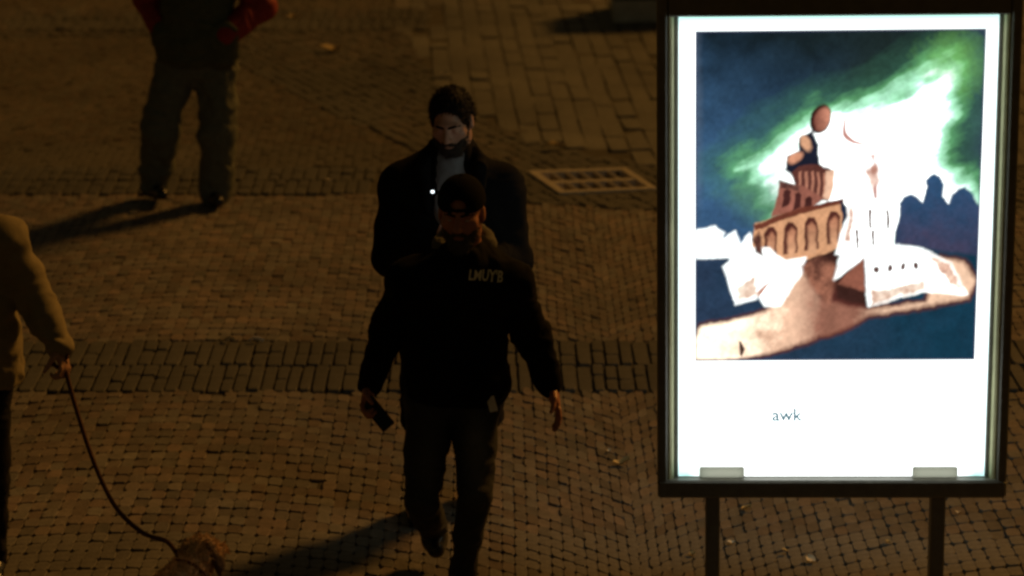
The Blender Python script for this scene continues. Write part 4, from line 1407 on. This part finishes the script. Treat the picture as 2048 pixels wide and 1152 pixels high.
mesh_obj('collar', V, F_, M_LEASH, dg_, smooth=True)

# dark harness saddle on its back
F = Field(sh_ - .22, sh_ + np.array([.22, .4, .22]), .007)
F.cap(sh_ + np.array([0, .06, -.048]), sh_ + np.array([.006, .11, -.044]), .112, .110, .02)
F.cut_half(sh_ + np.array([0, 0, -.05]), (0, 0, -1))
V, Q = F.mesh(1)
mesh_obj('harness', V, Q, M_LEASH, dg_, smooth=True)

hand3 = at(126, 722, Y3 - .15)
nk_w = dbase + DR @ (nkd + np.array([.03, .0, .06]))
mid = [at(150, 810, Y3 - .19), at(188, 925, Y3 - .26), at(232, 1015, Y3 - .34), at(286, 1066, Y3 - .40), at(335, 1084, Y3 - .60)]
lp = catmull([hand3 + np.array([-.01, 0, .035]), hand3] + mid + [nk_w], 7)
V, F_ = tube(lp, .0088, 7)
lr = empty('dog_leash', lp[0], 'red brown dog leash sagging from the dog walker to the small dog', 'leash')
mesh_obj('strap', V - lp[0], F_, M_LEASH, lr, smooth=True)
loop = [hand3 + np.array([-.012 + .03 * math.cos(a), .01 * math.sin(a), .03 + .055 * math.sin(a)]) for a in np.linspace(0, 2 * math.pi, 21)]
V, F_ = tube(loop, .0075, 6, cap=False)
mesh_obj('handle_loop', V - lp[0], F_, M_LEASH, lr, smooth=True)

# ------------------------------------------------------------------ litter: dry leaves and paper scraps
def scrap(px, py, wpx, m_, name, label, cat, group=None, ang=0.0, asp=.4, seed=0):
    c = ground(px, py, .020)
    sc = wpx / FPX * np.linalg.norm(c - CAMP)
    r = np.random.default_rng(seed + 100)
    n, k = 9, 5
    V, F = [], []
    for i in range(n):
        u = i / (n - 1)
        wl = asp * sc * (math.sin(math.pi * (u * .92 + .04)) ** .7) * r.uniform(.75, 1.15)
        for j in range(k):
            v = j / (k - 1) - .5
            z = .010 + sc * .16 * (2 * v) ** 2 * (.4 + u) + sc * .10 * math.sin(u * 5 + seed) + .006
            V.append(((u - .5) * sc, v * wl * 1.9, z))
    for i in range(n - 1):
        for j in range(k - 1):
            F.append((i * k + j, (i + 1) * k + j, (i + 1) * k + j + 1, i * k + j + 1))
    V = np.array(V); V[:, 2] -= V[:, 2].min() - .0
    nV = len(V)
    V2 = V.copy(); V2[:, 2] -= .0015
    F2 = F + [tuple(nV + q for q in f[::-1]) for f in F]
    V = np.concatenate([V, V2])
    ca, sa = math.cos(ang), math.sin(ang)
    V = V @ np.array([[ca, sa, 0], [-sa, ca, 0], [0, 0, 1]])
    o = mesh_obj(name, V, F2, m_, None, smooth=True, loc=(c[0], c[1], .018))
    return tag(o, label, cat, group)
scrap(660, 102, 42, M_LEAF, 'dry_leaf', 'long pale dry leaf on the dark paving near the red sleeve', 'leaf', ang=-.1, asp=.42, seed=1)
scrap(588, 35, 24, M_LEAF, 'dry_leaf', 'small dull leaf just below the row of setts beside the red sleeve', 'leaf', ang=-.7, seed=2)
scrap(508, 102, 14, M_PAPER, 'paper_scrap', 'tiny scrap on the dark paving beside the green vest', 'paper scrap', ang=.2, seed=3)
scrap(889, 147, 14, M_PAPER, 'paper_scrap', 'small pale scrap just above the bearded head', 'paper scrap', ang=.3, seed=4)
scrap(812, 217, 17, M_PAPER, 'paper_scrap', 'bright white scrap on dark cobbles beside the bearded head', 'paper scrap', ang=-.3, seed=5)
scrap(1108, 297, 42, M_LEAF, 'dry_leaf', 'long dry leaf lying just beyond the drain grate', 'leaf', ang=-.05, asp=.35, seed=6)
scrap(658, 361, 13, M_PAPER, 'paper_scrap', 'tiny white scrap on the row of setts by the black coat', 'paper scrap', ang=0, seed=7)
scrap(1218, 902, 14, M_PAPER, 'paper_scrap', 'tiny pale scrap on cobbles between the hanging hand and the light box', 'paper scrap', ang=1.2, seed=8)
scrap(1243, 926, 34, M_LEAF, 'dry_leaf', 'dull brown leaf on cobbles beside the frame of the light box', 'leaf', ang=0.1, seed=9)
scrap(1493, 1015, 20, M_LEAF, 'dry_leaf', 'pale leaf under the light box close to its leg', 'leaf', ang=-.6, asp=.6, seed=10)
for k, (x_, y_, w_, lb_) in enumerate(((1462, 1085, 16, 'pale scrap just inside the light box leg on the side of the walking men'),
        (1384, 1107, 15, 'pale scrap just outside the light box leg on the side of the walking men'),
        (1622, 1120, 22, 'largest pale scrap on the cobbles midway between the light box legs'),
        (1571, 1101, 13, 'small dull scrap next to a larger one between the light box legs'),
        (1916, 1024, 12, 'tiny scrap outside the light box leg turned away from the men'),
        (1775, 1082, 12, 'tiny lone scrap between the light box legs, towards the leg away from the men'))):
    scrap(x_, y_, w_, M_LEAF if k % 2 else M_PAPER, 'litter_scrap', lb_, 'scrap', 'scraps under the light box', ang=k * 1.1, asp=.5, seed=20 + k)
scrap(455, 683, 30, M_LEAF, 'dry_leaf', 'thin pale leaf along the upper edge of the long row of setts', 'leaf', ang=0, asp=.2, seed=30)
scrap(512, 683, 32, M_PAPER, 'paper_scrap', 'thin pale strip along the upper edge of the long row of setts', 'paper scrap', ang=.03, asp=.15, seed=31)
